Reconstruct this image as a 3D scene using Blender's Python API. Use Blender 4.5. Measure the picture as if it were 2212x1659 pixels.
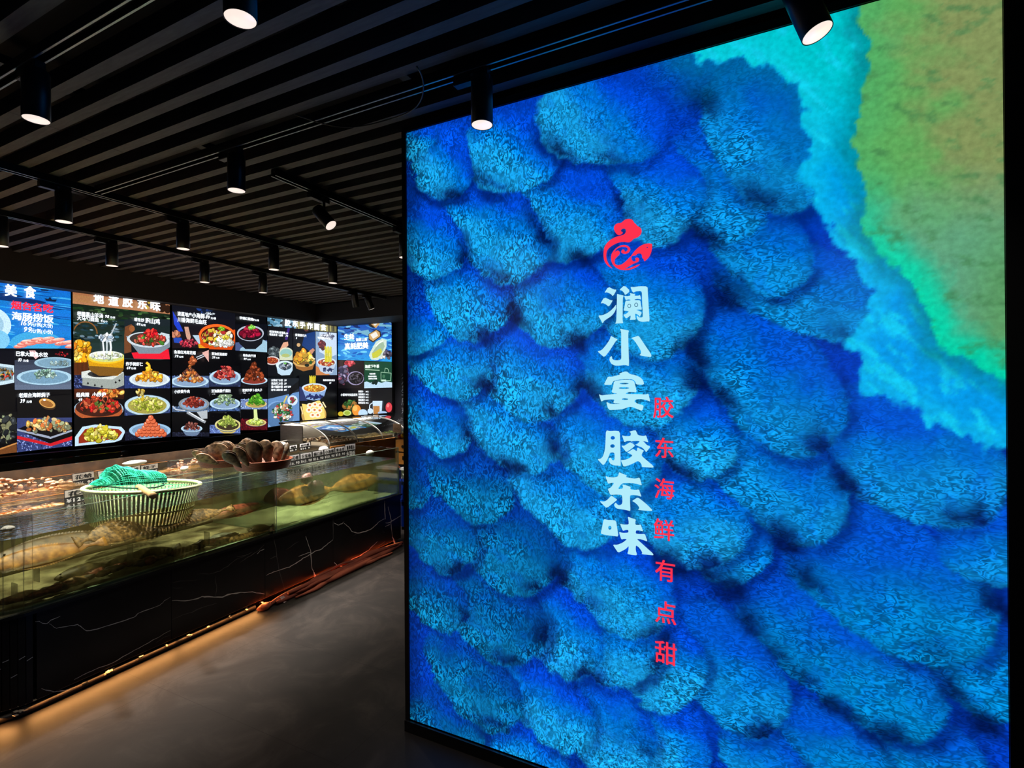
import bpy, bmesh, math, random
import numpy as np
from mathutils import Vector, Matrix, geometry, noise
random.seed(7)
for _o in list(bpy.data.objects): bpy.data.objects.remove(_o)
S = bpy.context.scene
COL = S.collection
PI = math.pi

# ---------------------------------------------------------------- camera
FPX, CX, CY, CAMH = 1120.0, 1106.0, 829.5, 1.5
_yaw, _roll, _pit = math.radians(26.7), .007, 2.5 / 1120
_f0 = Vector((-math.sin(_yaw), math.cos(_yaw), 0)); _r0 = Vector((math.cos(_yaw), math.sin(_yaw), 0)); _u0 = Vector((0, 0, 1))
FW = math.cos(_pit) * _f0 + math.sin(_pit) * _u0
_u1 = math.cos(_pit) * _u0 - math.sin(_pit) * _f0
RT = math.cos(_roll) * _r0 - math.sin(_roll) * _u1
UP = math.cos(_roll) * _u1 + math.sin(_roll) * _r0
CP = Vector((0, 0, CAMH))
cd = bpy.data.cameras.new('camera'); cam = bpy.data.objects.new('camera', cd); COL.objects.link(cam)
cd.sensor_width = 36; cd.lens = 36 * FPX / 2212; cd.clip_start = .02; cd.clip_end = 60
M = Matrix((RT, UP, -FW)).transposed().to_4x4(); M.translation = CP
cam.matrix_world = M; S.camera = cam

# ---------------------------------------------------------------- world + colour management
w = bpy.data.worlds.new('world'); S.world = w; w.use_nodes = True
w.node_tree.nodes['Background'].inputs[0].default_value = (.55, .6, .75, 1)
w.node_tree.nodes['Background'].inputs[1].default_value = .012
S.view_settings.view_transform = 'Standard'; S.view_settings.look = 'None'
S.view_settings.exposure = 0.0; S.view_settings.gamma = 1.0; S.view_settings.use_curve_mapping = False
S.cycles.use_denoising = True
S.cycles.max_bounces = 8; S.cycles.transparent_max_bounces = 24; S.cycles.diffuse_bounces = 3
S.cycles.glossy_bounces = 4; S.cycles.transmission_bounces = 6; S.cycles.sample_clamp_indirect = 4
S.cycles.caustics_reflective = False; S.cycles.caustics_refractive = False
SPOT_W = 62.0          # power of one track spotlight

# ---------------------------------------------------------------- geometry of the view
def ray(x, y): return FW + (x - CX) / FPX * RT - (y - CY) / FPX * UP
def P(x, y, ax, v):
    d = ray(x, y); return CP + d * ((v - CP[ax]) / d[ax])
CA = Vector((-3.075, 1.15, 0)); _cb = Vector((-3.185, 3.93, 0))
CD = (_cb - CA).normalized(); CI = Vector((-CD.y, CD.x, 0))       # along the counter front / inward
def T(u, v, z): q = CA + CI * u + CD * v; return Vector((q.x, q.y, z))
def F(x, y, u=0.0):
    d = ray(x, y); t = (u - (CP - CA).dot(CI)) / d.dot(CI); return CP + d * t
YP = 1.813            # plane of the big light panel
XS = -5.85            # plane of the menu screens
YB = 5.79             # plane of the back wall
ZC = 2.65             # underside of the ceiling slats
BAS = Matrix((CD, -CI, Vector((0, 0, 1)))).transposed()            # local x along the counter, y outward, z up

# ---------------------------------------------------------------- materials
def lin(c):
    r = [(v / 255 / 12.92 if v / 255 <= .04045 else ((v / 255 + .055) / 1.055) ** 2.4) for v in c[:3]]
    return (r[0], r[1], r[2], 1)
MC = {}
def mat(name, c=(128, 128, 128), rough=.6, metal=0, em=None, es=1, var=0, vs=20, bump=0, spec=.5, alpha=None, c2=None, aniso=None):
    if name in MC: return MC[name]
    m = bpy.data.materials.new(name); m.use_nodes = True; nt = m.node_tree; b = nt.nodes['Principled BSDF']
    b.inputs['Base Color'].default_value = lin(c); b.inputs['Roughness'].default_value = rough
    b.inputs['Metallic'].default_value = metal; b.inputs['Specular IOR Level'].default_value = spec
    if em: b.inputs['Emission Color'].default_value = lin(em); b.inputs['Emission Strength'].default_value = es
    tc = nt.nodes.new('ShaderNodeTexCoord')
    mp = nt.nodes.new('ShaderNodeMapping'); nt.links.new(tc.outputs['Object'], mp.inputs[0])
    if aniso: mp.inputs['Scale'].default_value = aniso
    n = nt.nodes.new('ShaderNodeTexNoise'); n.inputs['Scale'].default_value = vs; n.inputs['Detail'].default_value = 5
    nt.links.new(mp.outputs[0], n.inputs[0])
    cr = nt.nodes.new('ShaderNodeValToRGB'); cr.color_ramp.elements[0].position = .35; cr.color_ramp.elements[1].position = .68
    a = lin(c); k = 1 - var
    cr.color_ramp.elements[0].color = (a[0] * k, a[1] * k, a[2] * k, 1)
    cr.color_ramp.elements[1].color = lin(c2) if c2 else (min(1, a[0] * (1 + var)), min(1, a[1] * (1 + var)), min(1, a[2] * (1 + var)), 1)
    nt.links.new(n.outputs[0], cr.inputs[0]); nt.links.new(cr.outputs[0], b.inputs['Base Color'])
    if bump:
        bp = nt.nodes.new('ShaderNodeBump'); bp.inputs['Strength'].default_value = bump; bp.inputs['Distance'].default_value = .01
        nt.links.new(n.outputs[0], bp.inputs['Height']); nt.links.new(bp.outputs[0], b.inputs['Normal'])
    if alpha is not None: b.inputs['Alpha'].default_value = alpha
    MC[name] = m; return m
def glassy(name, tint, refl=.6, murk=0.0, mcol=(90, 90, 60), bump=0, bs=20, rough=.02, blend=.25):
    """clear pane or water face: see-through tint, mirror at grazing angles, a share of scattering for cloudy water"""
    if name in MC: return MC[name]
    m = bpy.data.materials.new(name); m.use_nodes = True; nt = m.node_tree; nt.nodes.remove(nt.nodes['Principled BSDF'])
    out = nt.nodes['Material Output']; N = nt.nodes.new; L = nt.links.new
    tr = N('ShaderNodeBsdfTransparent'); tr.inputs[0].default_value = lin(tint)
    gl = N('ShaderNodeBsdfGlossy'); gl.inputs['Roughness'].default_value = rough; gl.inputs[0].default_value = (1, 1, 1, 1)
    base = tr.outputs[0]
    if murk:
        df = N('ShaderNodeBsdfDiffuse'); df.inputs[0].default_value = lin(mcol)
        tl = N('ShaderNodeBsdfTranslucent'); tl.inputs[0].default_value = lin(mcol)
        m0 = N('ShaderNodeMixShader'); m0.inputs[0].default_value = .6; L(df.outputs[0], m0.inputs[1]); L(tl.outputs[0], m0.inputs[2])
        m1 = N('ShaderNodeMixShader'); L(base, m1.inputs[1]); L(m0.outputs[0], m1.inputs[2])
        tc = N('ShaderNodeTexCoord'); nz = N('ShaderNodeTexNoise'); nz.inputs['Scale'].default_value = 4; nz.inputs['Detail'].default_value = 4
        L(tc.outputs['Object'], nz.inputs[0])
        mr = N('ShaderNodeMapRange'); mr.inputs[1].default_value = .3; mr.inputs[2].default_value = .7
        mr.inputs[3].default_value = murk * .5; mr.inputs[4].default_value = murk * 1.4
        L(nz.outputs[0], mr.inputs[0]); L(mr.outputs[0], m1.inputs[0]); base = m1.outputs[0]
    lw = N('ShaderNodeLayerWeight'); lw.inputs[0].default_value = blend
    mu = N('ShaderNodeMath'); mu.operation = 'MULTIPLY'; mu.inputs[1].default_value = refl; L(lw.outputs['Fresnel'], mu.inputs[0])
    mx = N('ShaderNodeMixShader'); L(mu.outputs[0], mx.inputs[0]); L(base, mx.inputs[1]); L(gl.outputs[0], mx.inputs[2])
    if bump:
        tc = N('ShaderNodeTexCoord'); mp = N('ShaderNodeMapping'); mp.inputs['Scale'].default_value = (1.6, .6, 1)
        nz = N('ShaderNodeTexNoise'); nz.inputs['Scale'].default_value = bs; nz.inputs['Detail'].default_value = 3
        bp = N('ShaderNodeBump'); bp.inputs['Strength'].default_value = bump; bp.inputs['Distance'].default_value = .02
        L(tc.outputs['Object'], mp.inputs[0]); L(mp.outputs[0], nz.inputs[0]); L(nz.outputs[0], bp.inputs['Height'])
        L(bp.outputs[0], gl.inputs['Normal']); L(bp.outputs[0], lw.inputs['Normal'])
    L(mx.outputs[0], out.inputs[0]); MC[name] = m; return m
def vcol_emit(name, strength=1.0, grain=True):
    if name in MC: return MC[name]
    m = bpy.data.materials.new(name); m.use_nodes = True; nt = m.node_tree; b = nt.nodes['Principled BSDF']
    a = nt.nodes.new('ShaderNodeVertexColor'); a.layer_name = 'col'
    b.inputs['Base Color'].default_value = (.01, .01, .01, 1); b.inputs['Roughness'].default_value = .35
    tc = nt.nodes.new('ShaderNodeTexCoord'); nz = nt.nodes.new('ShaderNodeTexNoise'); nz.inputs['Scale'].default_value = 140; nz.inputs['Detail'].default_value = 3
    mr = nt.nodes.new('ShaderNodeMapRange'); mr.inputs[1].default_value = .3; mr.inputs[2].default_value = .7; mr.inputs[3].default_value = .8 if grain else 1; mr.inputs[4].default_value = 1.18 if grain else 1
    vm = nt.nodes.new('ShaderNodeVectorMath'); vm.operation = 'SCALE'; nt.links.new(tc.outputs['Object'], nz.inputs[0]); nt.links.new(nz.outputs[0], mr.inputs[0])
    nt.links.new(a.outputs[0], vm.inputs[0]); nt.links.new(mr.outputs[0], vm.inputs['Scale']); nt.links.new(vm.outputs[0], b.inputs['Emission Color']); b.inputs['Emission Strength'].default_value = strength
    MC[name] = m; return m

BLK = mat('black_satin', (13, 13, 14), .45)
BLKM = mat('black_powder_coat', (20, 21, 23), .38, var=.15, vs=200)
DARKW = mat('dark_wall', (40, 36, 34), .8, var=.1, vs=60)
ALU = mat('aluminium_edge', (120, 125, 130), .3, .9)
STEEL = mat('brushed_steel', (150, 148, 142), .35, .9, var=.15, vs=15, aniso=(1, 1, 20))

# ---------------------------------------------------------------- object helpers
def setp(o, label=None, cat=None, group=None, kind=None):
    if label: o['label'] = label
    if cat: o['category'] = cat
    if group: o['group'] = group
    if kind: o['kind'] = kind
    return o
def empty(name, loc=(0, 0, 0), label=None, cat=None, group=None, kind=None):
    o = bpy.data.objects.new(name, None); COL.objects.link(o); o.location = loc; o.empty_display_size = .05
    return setp(o, label, cat, group, kind)
def addo(name, me, m, parent=None, smooth=False):
    if smooth:
        for p in me.polygons: p.use_smooth = True
    if m is not None: me.materials.append(m)
    o = bpy.data.objects.new(name, me); COL.objects.link(o)
    if parent is not None:
        o.parent = parent
        o.matrix_parent_inverse = Matrix.Translation(-parent.location)
    return o
class MB:
    def __init__(s): s.v = []; s.f = []
    def quadbox(s, pts):
        n = len(s.v); s.v += [tuple(p) for p in pts]
        s.f += [tuple(n + i for i in q) for q in ((0, 3, 2, 1), (4, 5, 6, 7), (0, 1, 5, 4), (1, 2, 6, 5), (2, 3, 7, 6), (3, 0, 4, 7))]; return s
    def box(s, x0, x1, y0, y1, z0, z1):
        return s.quadbox([(x0, y0, z0), (x1, y0, z0), (x1, y1, z0), (x0, y1, z0), (x0, y0, z1), (x1, y0, z1), (x1, y1, z1), (x0, y1, z1)])
    def cbox(s, u0, u1, v0, v1, z0, z1):
        return s.quadbox([T(u0, v0, z0), T(u0, v1, z0), T(u1, v1, z0), T(u1, v0, z0), T(u0, v0, z1), T(u0, v1, z1), T(u1, v1, z1), T(u1, v0, z1)])
    def tube(s, pts, r, n=12, cap=True, ref=Vector((0, 0, 1))):
        pts = [Vector(p) for p in pts]; rs = r if isinstance(r, (list, tuple)) else [r] * len(pts); b = len(s.v)
        for i, p in enumerate(pts):
            t = (pts[min(i + 1, len(pts) - 1)] - pts[max(i - 1, 0)]).normalized()
            a = t.cross(ref)
            if a.length < .05: a = t.cross(Vector((1, 0, 0)))
            a.normalize(); c = t.cross(a)
            for k in range(n):
                g = 2 * PI * k / n; s.v.append(tuple(p + (a * math.cos(g) + c * math.sin(g)) * rs[i]))
        for i in range(len(pts) - 1):
            for k in range(n):
                s.f.append((b + i * n + k, b + i * n + (k + 1) % n, b + (i + 1) * n + (k + 1) % n, b + (i + 1) * n + k))
        if cap: s.f.append(tuple(b + k for k in range(n))[::-1]); s.f.append(tuple(b + (len(pts) - 1) * n + k for k in range(n)))
        return s
    def lathe(s, prof, c=(0, 0, 0), n=40, mx=None, sx=1, sy=1, closed=False):
        b = len(s.v); mx = mx or Matrix.Identity(3); c = Vector(c)
        for r, z in prof:
            for k in range(n):
                g = 2 * PI * k / n; s.v.append(tuple(c + mx @ Vector((r * sx * math.cos(g), r * sy * math.sin(g), z))))
        m = len(prof)
        for i in range(m if closed else m - 1):
            j = (i + 1) % m
            for k in range(n): s.f.append((b + i * n + k, b + i * n + (k + 1) % n, b + j * n + (k + 1) % n, b + j * n + k))
        if not closed:
            if prof[0][0] > 1e-5: s.f.append(tuple(b + k for k in range(n))[::-1])
            if prof[-1][0] > 1e-5: s.f.append(tuple(b + (m - 1) * n + k for k in range(n)))
        return s
    def loft(s, c, mx, L, wf, hf, ns=20, nr=12, bend=0.0, off=None):
        """body along local x: half width wf(t), half height hf(t), t in 0..1"""
        b = len(s.v); c = Vector(c)
        for i in range(ns + 1):
            t = i / ns; x = (t - .5) * L; cy = bend * math.sin(t * PI * 1.5)
            for k in range(nr):
                g = 2 * PI * k / nr
                s.v.append(tuple(c + mx @ Vector((x, cy + wf(t) * math.cos(g), hf(t) * math.sin(g) + (off(t) if off else 0)))))
        for i in range(ns):
            for k in range(nr): s.f.append((b + i * nr + k, b + i * nr + (k + 1) % nr, b + (i + 1) * nr + (k + 1) % nr, b + (i + 1) * nr + k))
        s.f.append(tuple(b + k for k in range(nr))[::-1]); s.f.append(tuple(b + ns * nr + k for k in range(nr)))
        return s
    def lump(s, c, rx, ry, rz, seed=0, rough=.3, mx=None, sub=2, fs=1.6):
        bm = bmesh.new(); bmesh.ops.create_icosphere(bm, subdivisions=sub, radius=1); b = len(s.v); c = Vector(c); mx = mx or BAS
        bm.verts.ensure_lookup_table()
        for q in bm.verts:
            k = 1 + rough * noise.noise(q.co * fs + Vector((seed * 3.7, seed * 1.3, 0)))
            s.v.append(tuple(c + mx @ Vector((q.co.x * rx * k, q.co.y * ry * k, q.co.z * rz * k))))
        for fc in bm.faces: s.f.append(tuple(b + q.index for q in fc.verts))
        bm.free(); return s
    def build(s, name, m, parent=None, smooth=False, bevel=0):
        me = bpy.data.meshes.new(name); me.from_pydata(s.v, [], s.f); me.update()
        bm = bmesh.new(); bm.from_mesh(me); bmesh.ops.recalc_face_normals(bm, faces=bm.faces)
        if bevel:
            bmesh.ops.bevel(bm, geom=[e for e in bm.edges if len(e.link_faces) == 2 and e.calc_face_angle(0) > .5], offset=bevel, segments=2, affect='EDGES')
        bm.to_mesh(me); bm.free()
        return addo(name, me, m, parent, smooth)
def copy_tree(root, loc, label=None, group=None, rot=None, skip=()):
    r = root.copy(); COL.objects.link(r); r.location = loc
    if rot is not None: r.rotation_euler = rot
    if label: r['label'] = label
    if group: r['group'] = group
    for ch in list(root.children):
        if ch.name.split('.')[0] in skip: continue
        c = ch.copy(); COL.objects.link(c); c.parent = r
        for g in list(ch.children):
            if g.name.split('.')[0] in skip: continue
            h = g.copy(); COL.objects.link(h); h.parent = c
    return r

# text outlines ----------------------------------------------------------------
TXT = {}
def text_mesh(st, off=0.0, res=3):
    k = (st, off)
    if k in TXT: return TXT[k]
    c = bpy.data.curves.new('t', 'FONT'); c.body = st; c.size = 1; c.offset = off; c.resolution_u = res
    o = bpy.data.objects.new('t', c); COL.objects.link(o)
    dg = bpy.context.evaluated_depsgraph_get(); dg.update()
    me = o.evaluated_get(dg).to_mesh()
    vs = [(v.co.x, v.co.y) for v in me.vertices]; fs = [tuple(p.vertices) for p in me.polygons]
    o.evaluated_get(dg).to_mesh_clear(); bpy.data.objects.remove(o); bpy.data.curves.remove(c)
    TXT[k] = (vs, fs); return vs, fs
def fill_mesh(loops):
    """flat triangulation of outlines with holes (lists of 2-D points)"""
    c = bpy.data.curves.new('f', 'CURVE'); c.dimensions = '2D'; c.fill_mode = 'BOTH'
    for lp in loops:
        s = c.splines.new('POLY'); s.points.add(len(lp) - 1); s.use_cyclic_u = True
        for i, (x, y) in enumerate(lp): s.points[i].co = (x, y, 0, 1)
    o = bpy.data.objects.new('f', c); COL.objects.link(o)
    dg = bpy.context.evaluated_depsgraph_get(); dg.update()
    me = o.evaluated_get(dg).to_mesh()
    vs = [(v.co.x, v.co.y) for v in me.vertices]; fs = [tuple(p.vertices) for p in me.polygons]
    o.evaluated_get(dg).to_mesh_clear(); bpy.data.objects.remove(o); bpy.data.curves.remove(c)
    return vs, fs
def rnd(loop, it=1):
    """round the corners of an outline a little (Chaikin)"""
    for _ in range(it):
        n = []
        for i in range(len(loop)):
            a, b = loop[i], loop[(i + 1) % len(loop)]
            n += [(a[0] * .8 + b[0] * .2, a[1] * .8 + b[1] * .2), (a[0] * .2 + b[0] * .8, a[1] * .2 + b[1] * .8)]
        loop = n
    return loop

# ================================================================ SETTING
def floor_mat():
    m = bpy.data.materials.new('floor_tiles'); m.use_nodes = True; nt = m.node_tree; N = nt.nodes.new; L = nt.links.new
    b = nt.nodes['Principled BSDF']; tc = N('ShaderNodeTexCoord')
    n1 = N('ShaderNodeTexNoise'); n1.inputs['Scale'].default_value = 3.2; n1.inputs['Detail'].default_value = 9; n1.inputs['Roughness'].default_value = .68
    n1.inputs['Distortion'].default_value = .8
    L(tc.outputs['Object'], n1.inputs[0])
    cr = N('ShaderNodeValToRGB'); e = cr.color_ramp.elements
    e[0].position = .3; e[0].color = lin((25, 22, 21)); e[1].position = .72; e[1].color = lin((63, 56, 52))
    k = e.new(.5); k.color = lin((38, 33, 31))
    L(n1.outputs[0], cr.inputs[0])
    br = N('ShaderNodeTexBrick'); br.offset = 0; br.inputs['Scale'].default_value = 1; br.inputs['Mortar Size'].default_value = .0016
    br.inputs['Brick Width'].default_value = 1.2; br.inputs['Row Height'].default_value = .614
    br.inputs['Color1'].default_value = (1, 1, 1, 1); br.inputs['Color2'].default_value = (.92, .92, .92, 1); br.inputs['Mortar'].default_value = (.35, .33, .32, 1)
    mp = N('ShaderNodeMapping'); mp.inputs['Location'].default_value = (.35, -.296, 0)
    L(tc.outputs['Object'], mp.inputs[0]); L(mp.outputs[0], br.inputs[0])
    mx = N('ShaderNodeMix'); mx.data_type = 'RGBA'; mx.blend_type = 'MULTIPLY'; mx.inputs[0].default_value = 1
    L(cr.outputs[0], mx.inputs[6]); L(br.outputs[0], mx.inputs[7]); L(mx.outputs[2], b.inputs['Base Color'])
    b.inputs['Roughness'].default_value = .55; b.inputs['Specular IOR Level'].default_value = .3
    bp = N('ShaderNodeBump'); bp.inputs['Strength'].default_value = .25; bp.inputs['Distance'].default_value = .004
    L(n1.outputs[0], bp.inputs['Height']); L(bp.outputs[0], b.inputs['Normal'])
    return m
setp(MB().box(-6.3, 2.2, -1.2, 6.2, -.1, 0).build('floor', floor_mat()), kind='structure')
ceil = setp(MB().box(-6.3, 2.2, -1.2, 6.2, 2.82, 2.9).build('ceiling', mat('ceiling_black', (9, 9, 10), .9)), kind='structure')
SLAT = mat('slat_brown_grey', (88, 86, 87), .75, var=.18, vs=30, aniso=(.4, 3, 3))
sl = MB(); y0 = 1.136
for k in range(-9, 38):
    y = y0 + .1268 * k
    if k in (-2, 4) or y > 5.72: continue
    for a, b in ((-5.68, -2.8275), (-2.8245, 2.0)):
        sl.box(a, b, y - .024, y + .024, ZC, ZC + .07)
sl.build('slat_panel', SLAT, ceil)
br_ = MB()
for x in (-5.2, -3.9, -2.6, -1.3, 0, 1.3): br_.box(x - .02, x + .02, -1.0, 5.7, ZC + .075, ZC + .11)
br_.build('carrier_rail', BLK, ceil)
setp(MB().box(-6.3, -5.93, -1.2, 6.2, 0, 2.82).build('wall_left', mat('wall_black', (16, 15, 16), .7)), kind='structure')
setp(MB().box(-5.93, 2.2, 5.87, 6.2, 0, 2.82).build('wall_back', mat('wall_blueblack', (20, 24, 36), .6, var=.3, vs=5)), kind='structure')
# bulkheads over the screens
setp(MB().box(-5.93, -5.70, -1.0, 5.87, 2.40, 2.80).build('trim_1', DARKW), kind='structure')
setp(MB().box(-5.70, -1.2, 5.25, 5.87, 2.40, 2.64).build('trim_2', mat('dark_soffit', (22, 22, 26), .7)), kind='structure')
# black ledge wall under the menu screens
setp(MB().box(-5.93, -5.72, -1.0, 5.87, 0, .93).build('trim_3', BLK), kind='structure')
# dark marble wall beyond the light panel
def marble_mat():
    m = bpy.data.materials.new('black_marble_wall'); m.use_nodes = True; nt = m.node_tree; N = nt.nodes.new; L = nt.links.new
    b = nt.nodes['Principled BSDF']; tc = N('ShaderNodeTexCoord'); n = N('ShaderNodeTexNoise'); n.inputs['Scale'].default_value = 2.5
    n.inputs['Detail'].default_value = 6; L(tc.outputs['Object'], n.inputs[0])
    cr = N('ShaderNodeValToRGB'); e = cr.color_ramp.elements; e[0].position = .494; e[0].color = lin((24, 21, 20)); e[1].position = .506; e[1].color = lin((24, 21, 20))
    k = e.new(.5); k.color = lin((150, 135, 120)); L(n.outputs[0], cr.inputs[0]); L(cr.outputs[0], b.inputs['Base Color']); b.inputs['Roughness'].default_value = .3
    return m
setp(MB().box(.592, 2.2, 1.84, 2.0, 0, 2.64).build('wall_right', marble_mat()), kind='structure')

# ================================================================ BIG LIGHT PANEL
PX0, PX1, PZ0, PZ1 = -1.4185, .5505, .052, 2.602
lb = empty('lightbox_sign', (-.43, YP + .08, 0), 'tall backlit sign with blue sea foam picture and pale vertical lettering in black frame', 'sign')
fr = MB()
fr.box(PX0 - .022, PX0 - .001, YP - .006, YP + .16, 0, PZ1 + .03)
fr.box(PX1 + .001, PX1 + .045, YP - .006, YP + .16, 0, PZ1 + .03)
fr.box(PX0 - .001, PX1 + .001, YP - .006, YP + .16, PZ1 + .002, PZ1 + .03)
fr.build('frame', BLK, lb)
MB().box(PX0 - .022, PX1 + .045, YP - .012, YP - .0065, 0, PZ0 - .003).build('base_plinth', mat('plinth_black', (24, 25, 27), .35), lb)
MB().box(PX0 - .001, PX1 + .001, YP + .02, YP + .15, .004, PZ1).build('light_casing', BLK, lb)
MB().box(PX0 - .022, PX1 + .045, YP - .0135, YP - .0125, PZ0 - .0045, PZ0 - .003).build('edge_strip', ALU, lb)

def projpx(X, Y, Z):
    dx, dy, dz = X, Y, Z - CAMH
    z = dx * FW.x + dy * FW.y + dz * FW.z
    return CX + FPX * (dx * RT.x + dy * RT.y + dz * RT.z) / z, CY - FPX * (dx * UP.x + dy * UP.y + dz * UP.z) / z
# print of the panel: soft round lobes (centre x, y, half length, half width, lean, warmth) as they sit in the picture
LOBES = [(955,345,70,60,80),(1105,330,78,88,70),(1301,262,80,128,95),(1228,452,92,106,62),(1066,492,115,80,50),(924,516,74,62,60),
(1406,411,102,92,50),(1545,395,115,88,58),(1015,631,92,80,55),(1201,635,98,92,50),(1392,637,118,105,52),(966,762,92,70,45),(1145,794,100,92,45),
(1372,790,120,100,45),(1087,905,120,70,42),(1298,944,128,88,45),(934,899,80,52,50),(1221,1059,128,76,45),(1010,1033,98,62,45),(1480,1085,135,98,50),
(1110,1178,98,85,50),(950,1150,82,58,48),(1064,1312,122,78,50),(1190,1330,130,72,55),(1322,1235,142,85,50),(1340,1375,92,88,60),(938,1290,72,52,50),
(1023,1457,122,62,52),(1177,1503,122,64,50),(965,1560,82,56,48),(1140,1635,92,62,45),(1306,1549,130,76,66),(1565,1440,150,88,50),(1820,1412,232,95,38),
(1921,1255,222,118,32),(2140,1440,112,95,40),(2150,1170,112,82,15),(1790,1625,125,72,35),(2010,1640,120,80,35),(1570,1165,84,80,55),(1660,812,172,104,48),
(1668,1004,172,100,48),(1957,985,205,112,22),(1722,615,165,88,22),(1660,290,150,112,60),(1640,520,112,82,50),(1480,920,110,75,45),(905,700,50,60,60),
(895,300,30,40,60),(1440,1600,95,75,60),(1645,1640,95,60,50),(880,1030,60,40,60),(1420,1420,100,85,50)]
K1 = [(1856,-400),(1856,54),(1885,94),(1876,150),(1860,202),(1864,255),(1835,300),(1850,350),(1867,398),(1868,450),(1860,492),(1918,564),(1974,613),(2009,690),(2023,753),(2065,763),(2149,809),(2180,830),(2600,830),(2600,-400)]
K2 = [(1490,-400),(1490,120),(1520,145),(1600,132),(1665,137),(1700,174),(1745,215),(1737,253),(1744,300),(1726,380),(1751,434),(1773,488),(1838,560),(1860,600),(1890,625),(1870,676),(1828,725),(1855,767),(1845,795),(1870,844),(1940,868),(1992,905),(2132,969),(2180,958),(2600,958),(2600,-400)]
DARK = [(978,411),(1063,387),(1217,315),(1307,320),(1376,441),(1397,471),(1141,486),(1186,516),(990,553),(1081,586),(1117,682),(1042,723),(1036,819),(1125,679),(1247,736),(1263,842),(1183,874),(1189,957),(991,925),(1106,1001),(1295,842),(1505,762),(1477,1008),(1493,816),(1590,627),(1578,650),(1572,854),(1744,903),(1765,952),(1828,1039),(2060,1106),(2100,1112),(1695,1140),(1700,1170),(1757,1254),(1541,1230),(1583,1272),(1645,1352),(1701,1408),(1757,1457),(1817,1527),(1921,1579),(2002,1380),(2148,1303),(2071,1492),(1653,1596),(2131,1565),(1531,224),(1665,405),(1650,420),(1531,506),(987,1224),(1146,1257),(987,1322),(1097,1414),(1171,1371),(1213,1242),(1293,1297),(1269,1463),(1299,1487),(1434,1395),(1434,1430),(1367,1604),(1060,1549),(1453,1217),(1790,690),(1250,560)]
def npnoise(x, y, seed=0):
    """cheap smooth value noise on arrays"""
    rs = np.random.RandomState(seed); g = rs.rand(64, 64)
    xi = np.floor(x).astype(int); yi = np.floor(y).astype(int); fx = x - xi; fy = y - yi
    fx = fx * fx * (3 - 2 * fx); fy = fy * fy * (3 - 2 * fy)
    a = g[xi % 64, yi % 64]; b = g[(xi + 1) % 64, yi % 64]; c = g[xi % 64, (yi + 1) % 64]; d = g[(xi + 1) % 64, (yi + 1) % 64]
    return (a * (1 - fx) + b * fx) * (1 - fy) + (c * (1 - fx) + d * fx) * fy
def fbm(x, y, s, o=4, seed=0):
    t = 0; a = .5; n = 0
    for k in range(o): t = t + a * npnoise(x / s * 2 ** k, y / s * 2 ** k, seed + k); n += a; a *= .55
    return t / n - .5
def sdf(poly, x, y):
    d = np.full(x.shape, 1e9); ins = np.zeros(x.shape, bool)
    for i in range(len(poly)):
        ax, ay = poly[i]; bx, by = poly[(i + 1) % len(poly)]
        ex, ey = bx - ax, by - ay; t = np.clip(((x - ax) * ex + (y - ay) * ey) / (ex * ex + ey * ey + 1e-9), 0, 1)
        d = np.minimum(d, np.hypot(x - ax - ex * t, y - ay - ey * t))
        c = ((ay > y) != (by > y)) & (x < (bx - ax) * (y - ay) / (by - ay + 1e-9) + ax); ins ^= c
    return np.where(ins, -d, d)
def ss(a, b, x): t = np.clip((x - a) / (b - a), 0, 1); return t * t * (3 - 2 * t)
def mixc(A, B, t): return A * (1 - t[:, None]) + B * t[:, None]
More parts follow.
